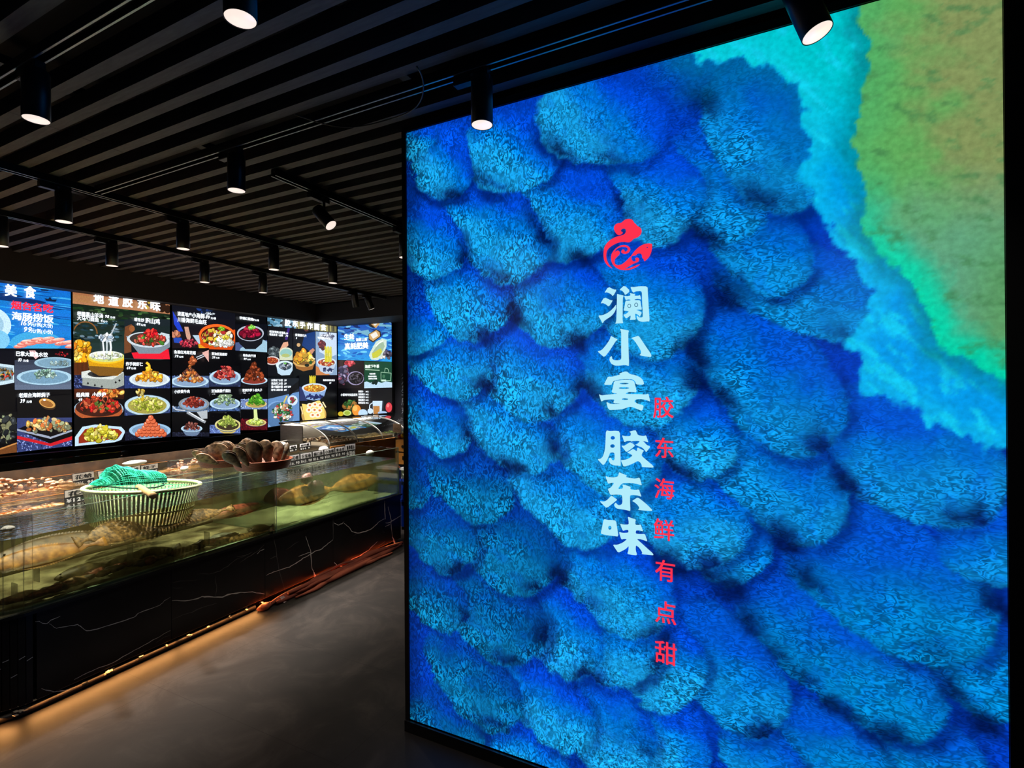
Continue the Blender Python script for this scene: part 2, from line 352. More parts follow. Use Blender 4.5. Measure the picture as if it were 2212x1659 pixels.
def panel_colours(x, y):
    n = len(x); c = np.tile(np.array([0., 58, 178]), (n, 1)); tex = np.full(n, .62); edge = np.zeros(n)
    x0, y0 = x, y
    wx = x + fbm(x, y, 18, 4, 3) * 20 + fbm(x, y, 110, 2, 13) * 16; wy = y + fbm(x, y, 18, 4, 9) * 20 + fbm(x, y, 110, 2, 19) * 16
    big = fbm(x, y, 170, 3, 21)
    for (lx, ly, a, b, th) in sorted(LOBES, key=lambda q: -q[1] - q[0] * .25):
        t = math.radians(th); dx = wx - lx; dy = wy - ly
        p = (dx * math.cos(t) + dy * math.sin(t)) / (a * 1.2); q = (-dx * math.sin(t) + dy * math.cos(t)) / (b * 1.16)
        r = (np.abs(p) ** 2.5 + np.abs(q) ** 2.5) ** .4
        # dark seam that lies beside and below the lobe
        p2 = (dx * math.cos(t) + dy * math.sin(t) - 9) / (a * 1.2); r2 = (np.abs(p2) ** 2.4 + np.abs(q) ** 2.4) ** (1 / 2.4)
        sh = (1 - ss(1.0, 1.17, r2)) * (.06 + .72 * ss(-.1, .9, p + big * .8)) * np.clip(.6 + 1.8 * fbm(x0, y0, 70, 2, 77), .15, 1.2)
        c = mixc(c, np.array([0., 26, 96]), np.clip(sh, 0, 1) * .85); tex = tex * (1 - sh * .35)
        w = ss(-.7, .6, p * .55 + q * .75 + big * .5 + fbm(x, y, 60, 2, 5) * .45)      # deep blue flank to cyan belly
        k = ss(890, 1130, lx) if True else 1
        deep = np.array([0., 72, 210]); mid = np.array([0., 112, 205.]); tip = np.array([20., 148, 214.])
        if lx < 1120 and ly > 1000: deep = np.array([0., 62, 160]); mid = np.array([0, 84, 150.]); tip = np.array([6., 112, 168])
        if lx > 1540: deep = np.array([0., 82, 200]); mid = np.array([0., 106, 196.]); tip = np.array([8., 130, 204.])
        if ly > 1180 and lx > 1650: tip = np.array([0., 122, 192.]); mid = np.array([0, 100, 186.])
        body = mixc(np.tile(deep, (n, 1)), mid, ss(.0, .55, w)); body = mixc(body, tip, ss(.5, 1, w))
        m = (1 - ss(.93, 1.02, r)) * ss(-1.15, -.6, p + big * .4)
        body = body * (1 - .12 * ss(.8, 1.0, r))[:, None]
        edge = np.where(m > .5, r, edge)
        c = mixc(c, body, m); tex = tex * (1 - m) + m * (.62 + .38 * ss(.2, .9, w))
    dk = np.zeros(n); gate = np.where(edge == 0, 1, .12 + .88 * ss(.62, .92, edge))
    for (ax_, ay_) in DARK:
        s_ = 17 if ax_ < 1300 else 22
        ux_ = (wx - ax_) * .77 + (wy - ay_) * .64; uy_ = (wy - ay_) * .77 - (wx - ax_) * .64; dk = np.maximum(dk, np.exp(-((np.abs(ux_) / (s_ * 2.1)) ** 1.6 + (np.abs(uy_) / (s_ * (1.1 - .5 * np.clip(ux_ / s_ / 2, -1, 1)))) ** 1.8)))
    c = mixc(c, np.array([0., 16, 66]), np.clip(dk * 1.5 + .5 * fbm(x0, y0, 9, 3, 131) * np.minimum(1, dk * 4), 0, 1) * .82 * gate); tex = tex * (1 - .4 * dk)
    vein = fbm(x0 + y0 * .4, (y0 - x0 * .6) * 1.5, 46, 4, 101)
    c = mixc(c, np.array([0., 56, 205]), ss(.04, .25, vein) * .14)
    # foam and shoal water
    fx = x + fbm(x, y, 34, 4, 31) * 60; fy = y + fbm(x, y, 34, 4, 41) * 60
    d2 = sdf(K2, fx, fy); d1 = sdf(K1, x + fbm(x, y, 24, 4, 51) * 34, y + fbm(x, y, 24, 4, 61) * 34)
    streak = fbm(x * .5 + y * .5, (y - x) * 1.6, 40, 4, 71)
    topg = 1 - ss(120, 480, y)
    foam = mixc(np.tile(np.array([0., 150, 226]), (n, 1)), np.array([0., 192, 200.]), topg)
    foam = mixc(foam, np.array([20., 205, 235.]), np.clip(ss(.02, .25, streak) + .5 * ss(60, 0, np.abs(d2 + 12)), 0, 1) * .75)
    foam = mixc(foam, np.array([0., 122, 128.]), ss(60, 4, d1) * (.45 + .9 * np.clip(streak + .3, 0, 1)) * .85)
    m2 = 1 - ss(-9, 7, d2)
    # deep shade in front of the foam at the upper right
    c = mixc(c, np.array([0., 108, 150.]), ss(130, 0, d2) * (1 - m2) * (1 - ss(150, 520, y)) * .75)
    c = mixc(c, foam, m2); tex = tex * (1 - m2) + .05 * m2; tex = tex * (1 - ss(120, 0, d2) * .6)
    gn = fbm(x, y * 1.6, 90, 5, 81)
    g = mixc(np.tile(np.array([92., 164, 88]), (n, 1)), np.array([128., 144, 88.]), ss(1930, 2120, x + gn * 260 - (y - 200) * .2) * (1 - ss(450, 700, y)))
    g = mixc(g, np.array([92., 158, 122.]), ss(330, 560, y + gn * 120))
    g = mixc(g, np.array([88., 150, 92.]), ss(2060, 2170, x) * ss(420, 620, y) * .8)
    g = mixc(g, np.array([0., 205, 165.]), ss(-95, -6, d1) * (ss(330, 620, y) * .9 + .12))
    g = mixc(g, np.array([64., 122, 74.]), ss(.06, .3, fbm(x, y * 2.2, 38, 4, 91)) * .55)
    g = mixc(g, np.array([0., 165, 150.]), ss(1850, 1750, x) * .8)
    m1 = 1 - ss(-6, 5, d1)
    c = mixc(c, g, m1); tex = tex * (1 - m1)
    # left edge falls off, as the print does
    tex = tex * (1 - .28 * ss(1450, 1750, x))
    c = c * (.62 + .38 * ss(878, 930, x))[:, None]
    return np.clip(c, 0, 255), tex
NX, NZ = 330, 430
gx = PX0 + (PX1 - PX0) * (np.arange(NX + 1) / NX); gz = PZ0 + (PZ1 - PZ0) * (np.arange(NZ + 1) / NZ)
GX, GZ = np.meshgrid(gx, gz); GX = GX.ravel(); GZ = GZ.ravel()
pxs, pys = projpx(GX, np.full_like(GX, YP), GZ)
colr, texa = panel_colours(pxs, pys)
me = bpy.data.meshes.new('printed_panel')
idx = np.arange((NX + 1) * (NZ + 1)).reshape(NZ + 1, NX + 1)
quads = np.stack([idx[:-1, :-1], idx[:-1, 1:], idx[1:, 1:], idx[1:, :-1]], -1).reshape(-1, 4)
me.vertices.add(len(GX)); co = np.empty((len(GX), 3), np.float32); co[:, 0] = GX; co[:, 1] = YP; co[:, 2] = GZ
me.vertices.foreach_set('co', co.ravel()); me.loops.add(quads.size); me.polygons.add(len(quads))
me.loops.foreach_set('vertex_index', quads.ravel().astype(np.int32)); me.polygons.foreach_set('loop_start', np.arange(0, quads.size, 4, dtype=np.int32))
me.update(calc_edges=True)
ca = me.color_attributes.new('col', 'FLOAT_COLOR', 'POINT')
lc = colr / 255; lc = np.where(lc <= .04045, lc / 12.92, ((lc + .055) / 1.055) ** 2.4)
ca.data.foreach_set('color', np.concatenate([lc, texa[:, None]], 1).astype(np.float32).ravel())
def print_mat():
    m = bpy.data.materials.new('backlit_print'); m.use_nodes = True; nt = m.node_tree; N = nt.nodes.new; L = nt.links.new
    b = nt.nodes['Principled BSDF']; b.inputs['Base Color'].default_value = (.02, .02, .02, 1); b.inputs['Roughness'].default_value = .5; b.inputs['Specular IOR Level'].default_value = .2
    a = N('ShaderNodeVertexColor'); a.layer_name = 'col'; tc = N('ShaderNodeTexCoord')
    def worms(rot, sc, k):
        mp = N('ShaderNodeMapping'); mp.inputs['Rotation'].default_value = (0, rot, 0); mp.inputs['Scale'].default_value = sc
        n = N('ShaderNodeTexNoise'); n.inputs['Scale'].default_value = 1; n.inputs['Detail'].default_value = 1.2; n.inputs['Roughness'].default_value = .4
        n.inputs['Distortion'].default_value = .6
        L(tc.outputs['Object'], mp.inputs[0]); L(mp.outputs[0], n.inputs[0])
        m1 = N('ShaderNodeMath'); m1.operation = 'MULTIPLY'; m1.inputs[1].default_value = k; L(n.outputs[0], m1.inputs[0])
        m2 = N('ShaderNodeMath'); m2.operation = 'SINE'; L(m1.outputs[0], m2.inputs[0]); return m2.outputs[0]
    wl = worms(math.radians(-50), (60, 60, 38), 24); wr = worms(math.radians(38), (38, 74, 74), 24)
    sx = N('ShaderNodeSeparateXYZ'); L(tc.outputs['Object'], sx.inputs[0])
    mr = N('ShaderNodeMapRange'); mr.inputs[1].default_value = -.9; mr.inputs[2].default_value = -.1; L(sx.outputs[0], mr.inputs[0])
    wm = N('ShaderNodeMix'); L(mr.outputs[0], wm.inputs[0]); L(wl, wm.inputs[2]); L(wr, wm.inputs[3])
    n2 = N('ShaderNodeTexNoise'); n2.inputs['Scale'].default_value = 9; n2.inputs['Detail'].default_value = 3; L(tc.outputs['Object'], n2.inputs[0])
    am = N('ShaderNodeMapRange'); am.inputs[1].default_value = .33; am.inputs[2].default_value = .62; am.inputs[3].default_value = .35; am.inputs[4].default_value = 1
    L(n2.outputs[0], am.inputs[0])
    k1 = N('ShaderNodeMath'); k1.operation = 'MULTIPLY'; L(a.outputs[1], k1.inputs[0]); L(am.outputs[0], k1.inputs[1])
    k2 = N('ShaderNodeMath'); k2.operation = 'MULTIPLY'; L(k1.outputs[0], k2.inputs[0]); L(wm.outputs[0], k2.inputs[1])
    gain = N('ShaderNodeMapRange'); gain.inputs[1].default_value = -1; gain.inputs[2].default_value = 1; gain.inputs[3].default_value = .2; gain.inputs[4].default_value = 1.9
    L(k2.outputs[0], gain.inputs[0])
    fine = N('ShaderNodeTexNoise'); fine.inputs['Scale'].default_value = 60; fine.inputs['Detail'].default_value = 4; L(tc.outputs['Object'], fine.inputs[0])
    fg = N('ShaderNodeMapRange'); fg.inputs[1].default_value = .3; fg.inputs[2].default_value = .7; fg.inputs[3].default_value = .85; fg.inputs[4].default_value = 1.15
    L(fine.outputs[0], fg.inputs[0])
    k3 = N('ShaderNodeMath'); k3.operation = 'MULTIPLY'; L(gain.outputs[0], k3.inputs[0]); L(fg.outputs[0], k3.inputs[1])
    vm = N('ShaderNodeVectorMath'); vm.operation = 'SCALE'; L(a.outputs[0], vm.inputs[0]); L(k3.outputs[0], vm.inputs['Scale'])
    # cyan sparkle on the crests
    cm = N('ShaderNodeMapRange'); cm.inputs[1].default_value = .45; cm.inputs[2].default_value = 1; cm.inputs[3].default_value = 0; cm.inputs[4].default_value = .13; L(k2.outputs[0], cm.inputs[0])
    cc = N('ShaderNodeVectorMath'); cc.operation = 'SCALE'; cc.inputs[0].default_value = (.02, .9, 1.2); L(cm.outputs[0], cc.inputs['Scale'])
    ad = N('ShaderNodeVectorMath'); ad.operation = 'ADD'; L(vm.outputs[0], ad.inputs[0]); L(cc.outputs[0], ad.inputs[1])
    L(ad.outputs[0], b.inputs['Emission Color']); b.inputs['Emission Strength'].default_value = 1.0
    return m
addo('printed_panel', me, print_mat(), lb)

# lettering and emblem traced on the panel; loops are in crop coordinates (origin x, origin y, scale)
def panel_shape(name, loops, ox, oy, sc, m, parent, rounds=1, dy=.003):
    vs, fs = fill_mesh([rnd(l, rounds) for l in loops])
    P3 = [P(ox + a / sc, oy + b / sc, 1, YP - dy) for a, b in vs]
    me = bpy.data.meshes.new(name); n = len(P3)
    me.from_pydata([tuple(p) for p in P3], [], fs); me.update()
    return addo(name, me, m, parent)
LET = mat('letter_glow', (20, 20, 20), .4, em=(176, 236, 252), es=1.0)
RED = mat('red_glow', (20, 5, 5), .4, em=(255, 50, 78), es=1.0)
EYE = mat('letter_dark_line', (5, 10, 20), .4, em=(14, 84, 128), es=1.0)
def circ(cx, cy, rx, ry=None, n=20, rot=0):
    ry = ry or rx; return [(cx + rx * math.cos(2 * PI * k / n) * math.cos(rot) - ry * math.sin(2 * PI * k / n) * math.sin(rot), cy + rx * math.cos(2 * PI * k / n) * math.sin(rot) + ry * math.sin(2 * PI * k / n) * math.cos(rot)) for k in range(n)]
Z6 = (1260, 600, 8.294); Z7 = (1260, 780, 6.911); Z8 = (1260, 1000, 7.539)
lan = [[(452,160),(545,212),(600,212),(532,334),(490,288),(420,258),(376,270)],
 [(376,346),(492,404),(532,402),(458,522),(405,475),(350,452),(308,462)],
 [(588,478),(590,545),(560,620),(500,690),(420,740),(372,775),(345,820),(325,775),(264,676),(340,672),(420,640),(490,590),(545,535)],
 [(604,286),(655,305),(728,318),(708,352),(706,560),(703,770),(718,815),(640,817),(566,822),(590,790),(597,620),(604,340)],
 [(737,134),(843,238),(748,314),(732,270),(690,228),(646,218)],
 [(840,162),(900,168),(1000,152),(1152,154),(1156,260),(1176,600),(1190,784),(1140,782),(1060,790),(1000,778),(962,735),(955,682),(968,676),(985,700),(1010,712),(1064,708),(1066,640),(1054,430),(1050,260),(1030,238),(940,244),(888,270)],
 [(832,272),(880,285),(935,290),(912,320),(985,322),(1018,306),(1036,392),(1025,385),(970,376),(918,388),(920,400),(1022,402),(1032,480),(1052,575),(1000,570),(942,578),(1000,592),(1052,624),(1008,704),(988,664),(928,640),(930,690),(942,752),(880,752),(832,756),(848,710),(845,672),(815,700),(768,732),(712,662),(765,650),(822,600),(770,592),(722,590),(742,500),(756,412),(800,412),(845,408),(843,392),(800,388),(762,404),(742,350),(730,322),(790,330),(848,318)]]
xiao = [[(656,914),(735,930),(822,944),(804,990),(808,1200),(822,1580),(790,1572),(740,1562),(640,1574),(560,1572),(500,1540),(468,1480),(474,1430),(502,1402),(512,1412),(516,1450),(550,1476),(620,1478),(668,1470),(682,1440),(678,1300),(680,1000),(672,950)],
 [(494,1040),(555,1075),(622,1106),(585,1130),(540,1200),(470,1310),(378,1426),(310,1370),(254,1318),(310,1305),(350,1275),(420,1190),(472,1110),(486,1070)],
 [(854,1080),(920,1060),(990,1038),(1040,1110),(1120,1230),(1190,1330),(1222,1388),(1210,1424),(1110,1408),(1002,1388),(1030,1362),(1036,1320),(1010,1270),(960,1190),(910,1120),(884,1094)]]
yan = [[(640,148),(700,196),(770,208),(850,240),(895,290),(908,352),(790,350),(772,300),(740,275),(640,268),(560,276),(480,286),(450,300),(430,330),(420,355),(306,356),(335,295),(370,230),(420,235),(500,215),(555,200),(528,188)],
 [(462,292),(560,286),(650,278),(755,290),(775,360),(800,468),(740,462),(680,460),(620,488),(700,492),(850,494),(930,500),(972,484),(985,540),(1000,606),(950,585),(880,568),(800,568),(765,590),(768,612),(820,640),(906,662),(878,745),(820,722),(745,690),(690,680),(640,700),(560,722),(470,728),(376,730),(340,606),(390,632),(440,642),(548,638),(550,634),(440,626),(470,575),(400,572),(310,582),(268,608),(248,540),(232,494),(270,512),(340,504),(440,494),(520,484),(420,472),(440,400)],
 circ(610,335,68,11), circ(607,402,78,13), circ(623,568,48,12)]
jiao = [[(338,1032),(400,1046),(470,1040),(546,1048),(550,1200),(555,1440),(560,1570),(530,1560),(470,1558),(410,1540),(382,1498),(382,1450),(412,1440),(430,1476),(450,1484),(466,1470),(468,1400),(462,1372),(440,1362),(400,1368),(385,1410),(350,1490),(300,1558),(262,1520),(210,1464),(260,1458),(295,1420),(322,1330),(332,1200)],
 circ(440,1146,32,27), circ(436,1268,34,27),
 [(780,1028),(800,1070),(815,1105),(900,1120),(936,1106),(958,1170),(972,1216),(920,1198),(880,1192),(900,1200),(950,1255),(1004,1275),(970,1320),(938,1362),(910,1320),(870,1285),(800,1262),(760,1232),(740,1215),(720,1200),(700,1190),(650,1192),(612,1214),(596,1160),(576,1106),(620,1122),(700,1120),(712,1090),(705,1066),(678,1056)],
 [(715,1196),(752,1228),(790,1250),(850,1196),(800,1190)],
 [(566,1262),(610,1266),(650,1240),(700,1210),(745,1236),(772,1262),(735,1296),(690,1330),(642,1360),(605,1312)],
 [(806,1286),(850,1310),(908,1336),(882,1368),(868,1410),(910,1450),(980,1510),(1040,1560),(1052,1590),(960,1586),(870,1580),(876,1556),(850,1512),(812,1490),(760,1520),(700,1548),(604,1580),(580,1530),(558,1478),(620,1475),(690,1450),(735,1410),(705,1385),(652,1368),(690,1345),(745,1308),(800,1350)]]
dong = [[(584,150),(640,178),(715,204),(690,230),(760,246),(850,256),(918,238),(935,300),(956,370),(880,342),(800,330),(700,328),(640,332),(605,360),(560,425),(640,418),(648,390),(634,348),(700,366),(772,388),(764,430),(850,440),(908,430),(925,490),(950,554),(890,530),(820,522),(760,526),(760,620),(768,785),(740,778),(690,765),(600,752),(540,740),(504,700),(504,670),(530,644),(548,672),(580,690),(618,680),(636,650),(636,560),(625,520),(540,515),(438,522),(420,470),(398,424),(450,400),(505,325),(450,326),(405,342),(382,280),(358,210),(410,232),(500,236),(560,222),(574,190)],
 [(456,530),(505,565),(556,598),(505,640),(380,738),(330,690),(262,620),(340,632),(395,600)],
 [(886,560),(950,605),(1050,690),(1126,768),(1112,784),(1000,776),(886,764),(908,748),(912,725),(880,680),(840,645),(792,620),(840,590)]]
wei = [[(332,912),(400,930),(470,930),(532,940),(552,1060),(574,1200),(500,1190),(400,1180),(330,1165),(282,1150),(308,1040)],
 circ(432,1056,26,32),
 [(722,874),(790,900),(858,920),(846,965),(850,1008),(900,1012),(936,1002),(955,1060),(976,1116),(920,1100),(858,1098),(852,1150),(920,1160),(1004,1156),(1022,1210),(1046,1280),(980,1256),(920,1240),(870,1238),(940,1300),(1040,1390),(1130,1470),(1146,1506),(1050,1496),(948,1486),(962,1464),(940,1420),(900,1370),(856,1340),(852,1420),(880,1504),(800,1500),(714,1480),(735,1430),(740,1350),(700,1395),(640,1430),(568,1462),(525,1400),(480,1330),(550,1335),(640,1300),(716,1240),(660,1236),(622,1250),(600,1190),(580,1122),(640,1140),(735,1136),(735,1092),(690,1092),(644,1108),(620,1050),(598,988),(650,1004),(740,1004),(738,940)]]
for nm, lo, z in (('lan', lan, Z6), ('xiao', xiao, Z6), ('yan', yan, Z7), ('jiao', jiao, Z7), ('dong', dong, Z8), ('wei', wei, Z8)):
    panel_shape('letter', lo, *z, LET, lb)
panel_shape('letter_detail', [circ(824,503,32,36), circ(824,503,22,26), circ(948,486,34,38), circ(948,486,24,28)], *Z6, EYE, lb, dy=.0045)
EM = (1290, 460, 11.85)
emb = [[(820,150),(880,165),(925,205),(945,250),(990,285),(1025,330),(1090,365),(1130,410),(1142,480),(1110,560),(1060,610),(990,645),(925,665),(885,715),(820,755),(760,752),(700,740),(600,745),(500,775),(400,825),(310,890),(255,960),(235,1040),(232,1120),(250,1210),(290,1300),(340,1370),(400,1420),(340,1400),(270,1350),(205,1270),(170,1180),(160,1080),(165,960),(190,860),(240,780),(320,700),(410,645),(500,605),(600,580),(670,560),(720,520),(738,460),(725,415),(690,398),(640,405),(608,440),(612,475),(640,482),(655,495),(645,530),(600,560),(550,570),(500,545),(455,480),(428,420),(430,350),(470,290),(530,262),(600,255),(640,235),(690,185),(750,158)],
 [(690,815),(760,830),(820,870),(850,920),(840,970),(800,1020),(740,1048),(670,1045),(625,1020),(612,985),(630,950),(665,932),(695,945),(700,990),(735,990),(770,965),(785,930),(770,890),(720,868),(640,865),(560,885),(500,920),(460,970),(450,1005),(490,968),(540,960),(575,990),(580,1040),(550,1085),(500,1130),(455,1180),(440,1240),(455,1300),(500,1335),(560,1340),(640,1310),(720,1250),(800,1170),(870,1100),(930,1010),(1000,930),(1080,860),(1170,810),(1260,785),(1345,778),(1408,795),(1405,880),(1385,1010),(1330,1130),(1230,1230),(1200,1235),(1190,1180),(1150,1150),(1150,1090),(1125,1045),(1070,1032),(1020,1050),(985,1090),(930,1090),(885,1110),(868,1150),(890,1210),(930,1245),(975,1240),(995,1210),(970,1180),(985,1150),(1030,1140),(1070,1165),(1075,1210),(1050,1250),(990,1275),(920,1300),(850,1345),(780,1390),(690,1435),(800,1420),(900,1385),(1000,1340),(1110,1305),(1050,1360),(950,1415),(830,1455),(700,1468),(580,1450),(480,1400),(400,1320),(360,1230),(350,1130),(370,1040),(430,950),(510,880),(600,830)],
 circ(1282,884,16,18)]
panel_shape('fish_and_wave_emblem', emb, *EM, RED, lb)

def flat_text(st, x, y, h, wf, m, parent, plane, vpx, vpy, off=0.0, name='lettering', italic=0.0, sp=0.0):
    """line of writing on a wall plane; x, y = left end of its baseline, h = height of one em in picture units"""
    V = []; Fc = []; cur = 0.0
    sl = (vpy - y) / (vpx - x)
    for ch in st:
        if ch == ' ': cur += .45 * wf * h; continue
        vs, fs = text_mesh(ch, 0.0, 2)
        if not vs: continue
        x1 = max(a for a, b in vs); x0 = min(a for a, b in vs); adv = 1.0 if ord(ch) > 0x2000 else x1 + .1
        base = len(V)
        cps = [(0, 0)] if not off else [(off, off * .7), (-off, off * .7), (off, -off * .7), (-off, -off * .7)]
        for oa, ob in cps:
            base = len(V)
            for a, b in vs:
                px = x + cur + (a + oa + italic * b) * wf * h
                py = y + (px - x) * sl - (b + ob) * h
                V.append(plane(px, py))
            Fc += [tuple(base + i for i in f) for f in fs]
        cur += (adv + sp) * wf * h
    return V, Fc, cur
def panel_text(st, cx, ytop, ybot):
    h = (ybot - ytop) / .9
    V, Fc, _ = flat_text(st, cx - h * .47, ybot - h * .04, h, .95, RED, lb, lambda a, b: tuple(P(a, b, 1, YP - .003)), -1120, 845, .012)
    me = bpy.data.meshes.new('red_letter'); me.from_pydata(V, [], Fc); addo('red_letter', me, RED, lb)
for ch, cx, a, b in (('胶',1433,856,900),('东',1435,944,986),('海',1435,1031,1074),('鲜',1434,1118,1162),('有',1437,1206,1250),('点',1438,1294,1340),('甜',1438,1380,1427)):
    panel_text(ch, cx, a, b)

# ================================================================ MENU SCREENS
class Art:
    """a printed picture: flat coloured shapes laid on one wall plane, later shapes a hair in front of earlier ones"""
    def __init__(s, ax, v, sg): s.ax = ax; s.v0 = v; s.sg = sg; s.k = 0; s.V = []; s.F = []; s.C = []; s.clip = None; s.T = []
    def pt(s, x, y):
        return tuple(P(x, y, s.ax, s.v0 + s.sg * (.002 + s.k * .00002)))
    def poly(s, pts, c, tess=True):
        if s.clip: pts = clip_poly(pts, s.clip)
        if len(pts) < 3: return
        s.k += 1; b = len(s.V); s.V += [s.pt(*p) for p in pts]
        if tess:
            for t in geometry.tessellate_polygon([[Vector((p[0], p[1], 0)) for p in pts]]): s.F.append(tuple(b + i for i in t)); s.C.append(c)
        else: s.F.append(tuple(b + i for i in range(len(pts)))); s.C.append(c)
    def quad(s, tl, tr, br, bl, c, c2=None, n=1, jit=0):
        if c2 is None and n == 1: return s.poly([tl, tr, br, bl], c, False)
        for i in range(n):
            a, b = i / n, (i + 1) / n; m = (i + .5) / n
            L_ = lambda p, q, t: (p[0] + (q[0] - p[0]) * t, p[1] + (q[1] - p[1]) * t)
            cc = [c[j] + (c2[j] - c[j]) * m + random.uniform(-jit, jit) for j in range(3)]
            s.poly([L_(tl, bl, a), L_(tr, br, a), L_(tr, br, b), L_(tl, bl, b)], cc, False)
    def ell(s, x, y, rx, ry, c, rot=0, n=28): s.poly(circ(x, y, rx, ry, n, rot), c, False)
    def blobs(s, x, y, rx, ry, cols, n, sz, el=1.6, mound=0.0, seed=0):
        r = random.Random(seed + int(x * 7 + y * 13))
        for i in range(n):
            a = r.uniform(0, 2 * PI); q = math.sqrt(r.random())
            px = x + rx * q * math.cos(a); py = y + ry * q * math.sin(a)
            if mound: py -= mound * (1 - abs(px - x) / rx) * r.random()
            z = sz * r.uniform(.6, 1.3); c = r.choice(cols); k = r.uniform(.72, 1.15)
            cc = [min(255, v * k) for v in c]; ro = r.uniform(0, PI)
            s.ell(px, py, z * el * 1.12, z * 1.15, [v * .45 for v in cc], ro, 9)
            s.ell(px - z * .1, py - z * .15, z * el, z, cc, ro, 9)
            if r.random() < .5: s.ell(px - z * .25, py - z * .3, z * el * .4, z * .35, [min(255, v * 1.35 + 30) for v in cc], ro, 6)
    def strokes(s, pts, wd, c):
        for i in range(len(pts) - 1):
            (ax, ay), (bx, by) = pts[i], pts[i + 1]; dx, dy = bx - ax, by - ay; l = math.hypot(dx, dy) + 1e-6
            nx, ny = -dy / l * wd, dx / l * wd; s.poly([(ax + nx, ay + ny), (bx + nx, by + ny), (bx - nx, by - ny), (ax - nx, ay - ny)], c, False)
    def plate(s, x, y, rx, ry, rim=(196, 222, 238), inner=(150, 184, 208), deep=0.0, side=None):
        if deep: 
            s.poly([(x - rx, y)] + [(x - rx * .62 * math.cos(t * PI / 8) , y + deep + ry * .5 * math.sin(t * PI / 8)) for t in range(9)] + [(x + rx, y)], side or (88, 116, 150))
        s.ell(x, y, rx * 1.02, ry * 1.06, (70, 96, 120)); s.ell(x, y - .4, rx, ry, rim); s.ell(x, y, rx * .86, ry * .82, inner)
    def dish(s, x, y, rx, ry, cols, n=60, sz=2.0, el=1.6, mound=8, deep=0.0, rim=(196, 222, 238), inner=(150, 184, 208), side=None, fill=.66):
        s.plate(x, y, rx, ry, rim, inner, deep, side); s.blobs(x, y - mound * .15, rx * fill, ry * fill * .9, cols, n, sz, el, mound)
    def tex(s, st, x, y, h, c=(240, 248, 255), wf=.9, off=.03, it=0.0, vp=None):
        vpx, vpy = vp or s.vp
        s.k += 1
        V, Fc, w_ = flat_text(st, x, y, h, wf, None, None, s.pt, vpx, vpy, off, italic=it)
        s.T.append((V, Fc, c)); return w_
    def build(s, name, parent, m):
        if s.T:
            for V, Fc, c in s.T: s.V, s.F, s.C, s.T = V, Fc, [c] * len(Fc), []; s.build(name, parent, m)
            return
        me = bpy.data.meshes.new(name); me.from_pydata(s.V, [], s.F); me.update()
        ca = me.color_attributes.new('col', 'FLOAT_COLOR', 'CORNER'); arr = []
        for f, c in zip(s.F, s.C):
            l = lin([max(0, min(255, v)) for v in c]); arr += list(l) * len(f)
        ca.data.foreach_set('color', arr); return addo(name, me, m, parent)
def clip_poly(pts, cl):
    """clip a polygon to a convex one (both in picture units)"""
    out = list(pts); n = len(cl)
    ar = sum(cl[i][0] * cl[(i + 1) % n][1] - cl[(i + 1) % n][0] * cl[i][1] for i in range(n)); sg = 1 if ar > 0 else -1
    for i in range(n):
        a, b = cl[i], cl[(i + 1) % n]; inp = out; out = []
        d = lambda p: sg * ((b[0] - a[0]) * (p[1] - a[1]) - (b[1] - a[1]) * (p[0] - a[0]))
        for j in range(len(inp)):
            p, q = inp[j], inp[(j + 1) % len(inp)]; dp, dq = d(p), d(q)
            if dp >= 0: out.append(p)
            if (dp >= 0) != (dq >= 0): t = dp / (dp - dq); out.append((p[0] + (q[0] - p[0]) * t, p[1] + (q[1] - p[1]) * t))
        if not out: return []
    return out
SCR = vcol_emit('menu_picture', 1.28)
TXM = vcol_emit('menu_lettering', 1.5, False)
def screen(label, pyl, name='menu_screen'):
    """housing behind a picture; pyl = corner pixels tl,tr,br,bl on the wall XS, or the back wall"""
    e = empty(name, P(pyl[3][0], pyl[3][1], *pyl[4]), label, 'menu board', None); return e
def housing(e, c, ax, v, sg, zt=None):
    pts = [P(c[i][0], c[i][1], ax, v) for i in range(4)]
    if zt: pts[0].z = zt; pts[1].z = zt
    off = Vector((0, 0, 0)); off[ax] = -sg * .05
    g = .006; o = Vector((0, 0, 0))
    MB().quadbox([pts[3] + off, pts[2] + off, pts[2], pts[3], pts[0] + off, pts[1] + off, pts[1], pts[0]]).build('screen_housing', BLK, e)
VPX = (1670, 828); VPY = (-1120, 845)
PR = '元/例'
# --- board 1 (mostly the right half shows)
c1 = [(-150, 584.5), (152.5, 624.9), (156, 963), (-150, 1001)]
s1 = screen('menu board at the far left with blue sea picture and pink sausages above plates', c1 + [(0, XS)]); housing(s1, c1, 0, XS, 1)
a = Art(0, XS, 1); a.vp = VPX
a.poly(c1, (6, 6, 10), False)
top = [(-150, 584.5), (152.5, 624.9), (154, 753), (-150, 752)]
a.clip = top; a.quad(*top, (20, 104, 196), (28, 128, 206), 14, 6)
rr = random.Random(3)
for i in range(150):
    x = rr.uniform(-150, 150); y = rr.uniform(600, 752); l = rr.uniform(8, 34); t = rr.uniform(.6, 1.7)
    c = rr.choice([(12, 60, 140), (16, 78, 160), (40, 150, 220), (10, 50, 120), (70, 170, 226)] if y < 690 else [(30, 140, 210), (60, 170, 226), (20, 100, 180), (100, 196, 236)])
    a.ell(x, y, l, t, c, .12, 10)
a.ell(40, 648, 60, 5, (10, 44, 100), .1); a.ell(0, 636, 50, 4, (14, 50, 110), .1)
a.poly([(96, 644), (100, 650), (120, 652), (123, 647), (112, 647), (108, 641), (104, 646)], (14, 30, 60))
a.poly([(86, 624), (90, 628), (104, 629), (106, 626)], (14, 40, 80))
a.ell(-14, 697, 40, 32, (190, 220, 236), .5); a.ell(-20, 696, 30, 22, (150, 190, 214), .5); a.ell(-22, 700, 22, 14, (40, 70, 40), .5)
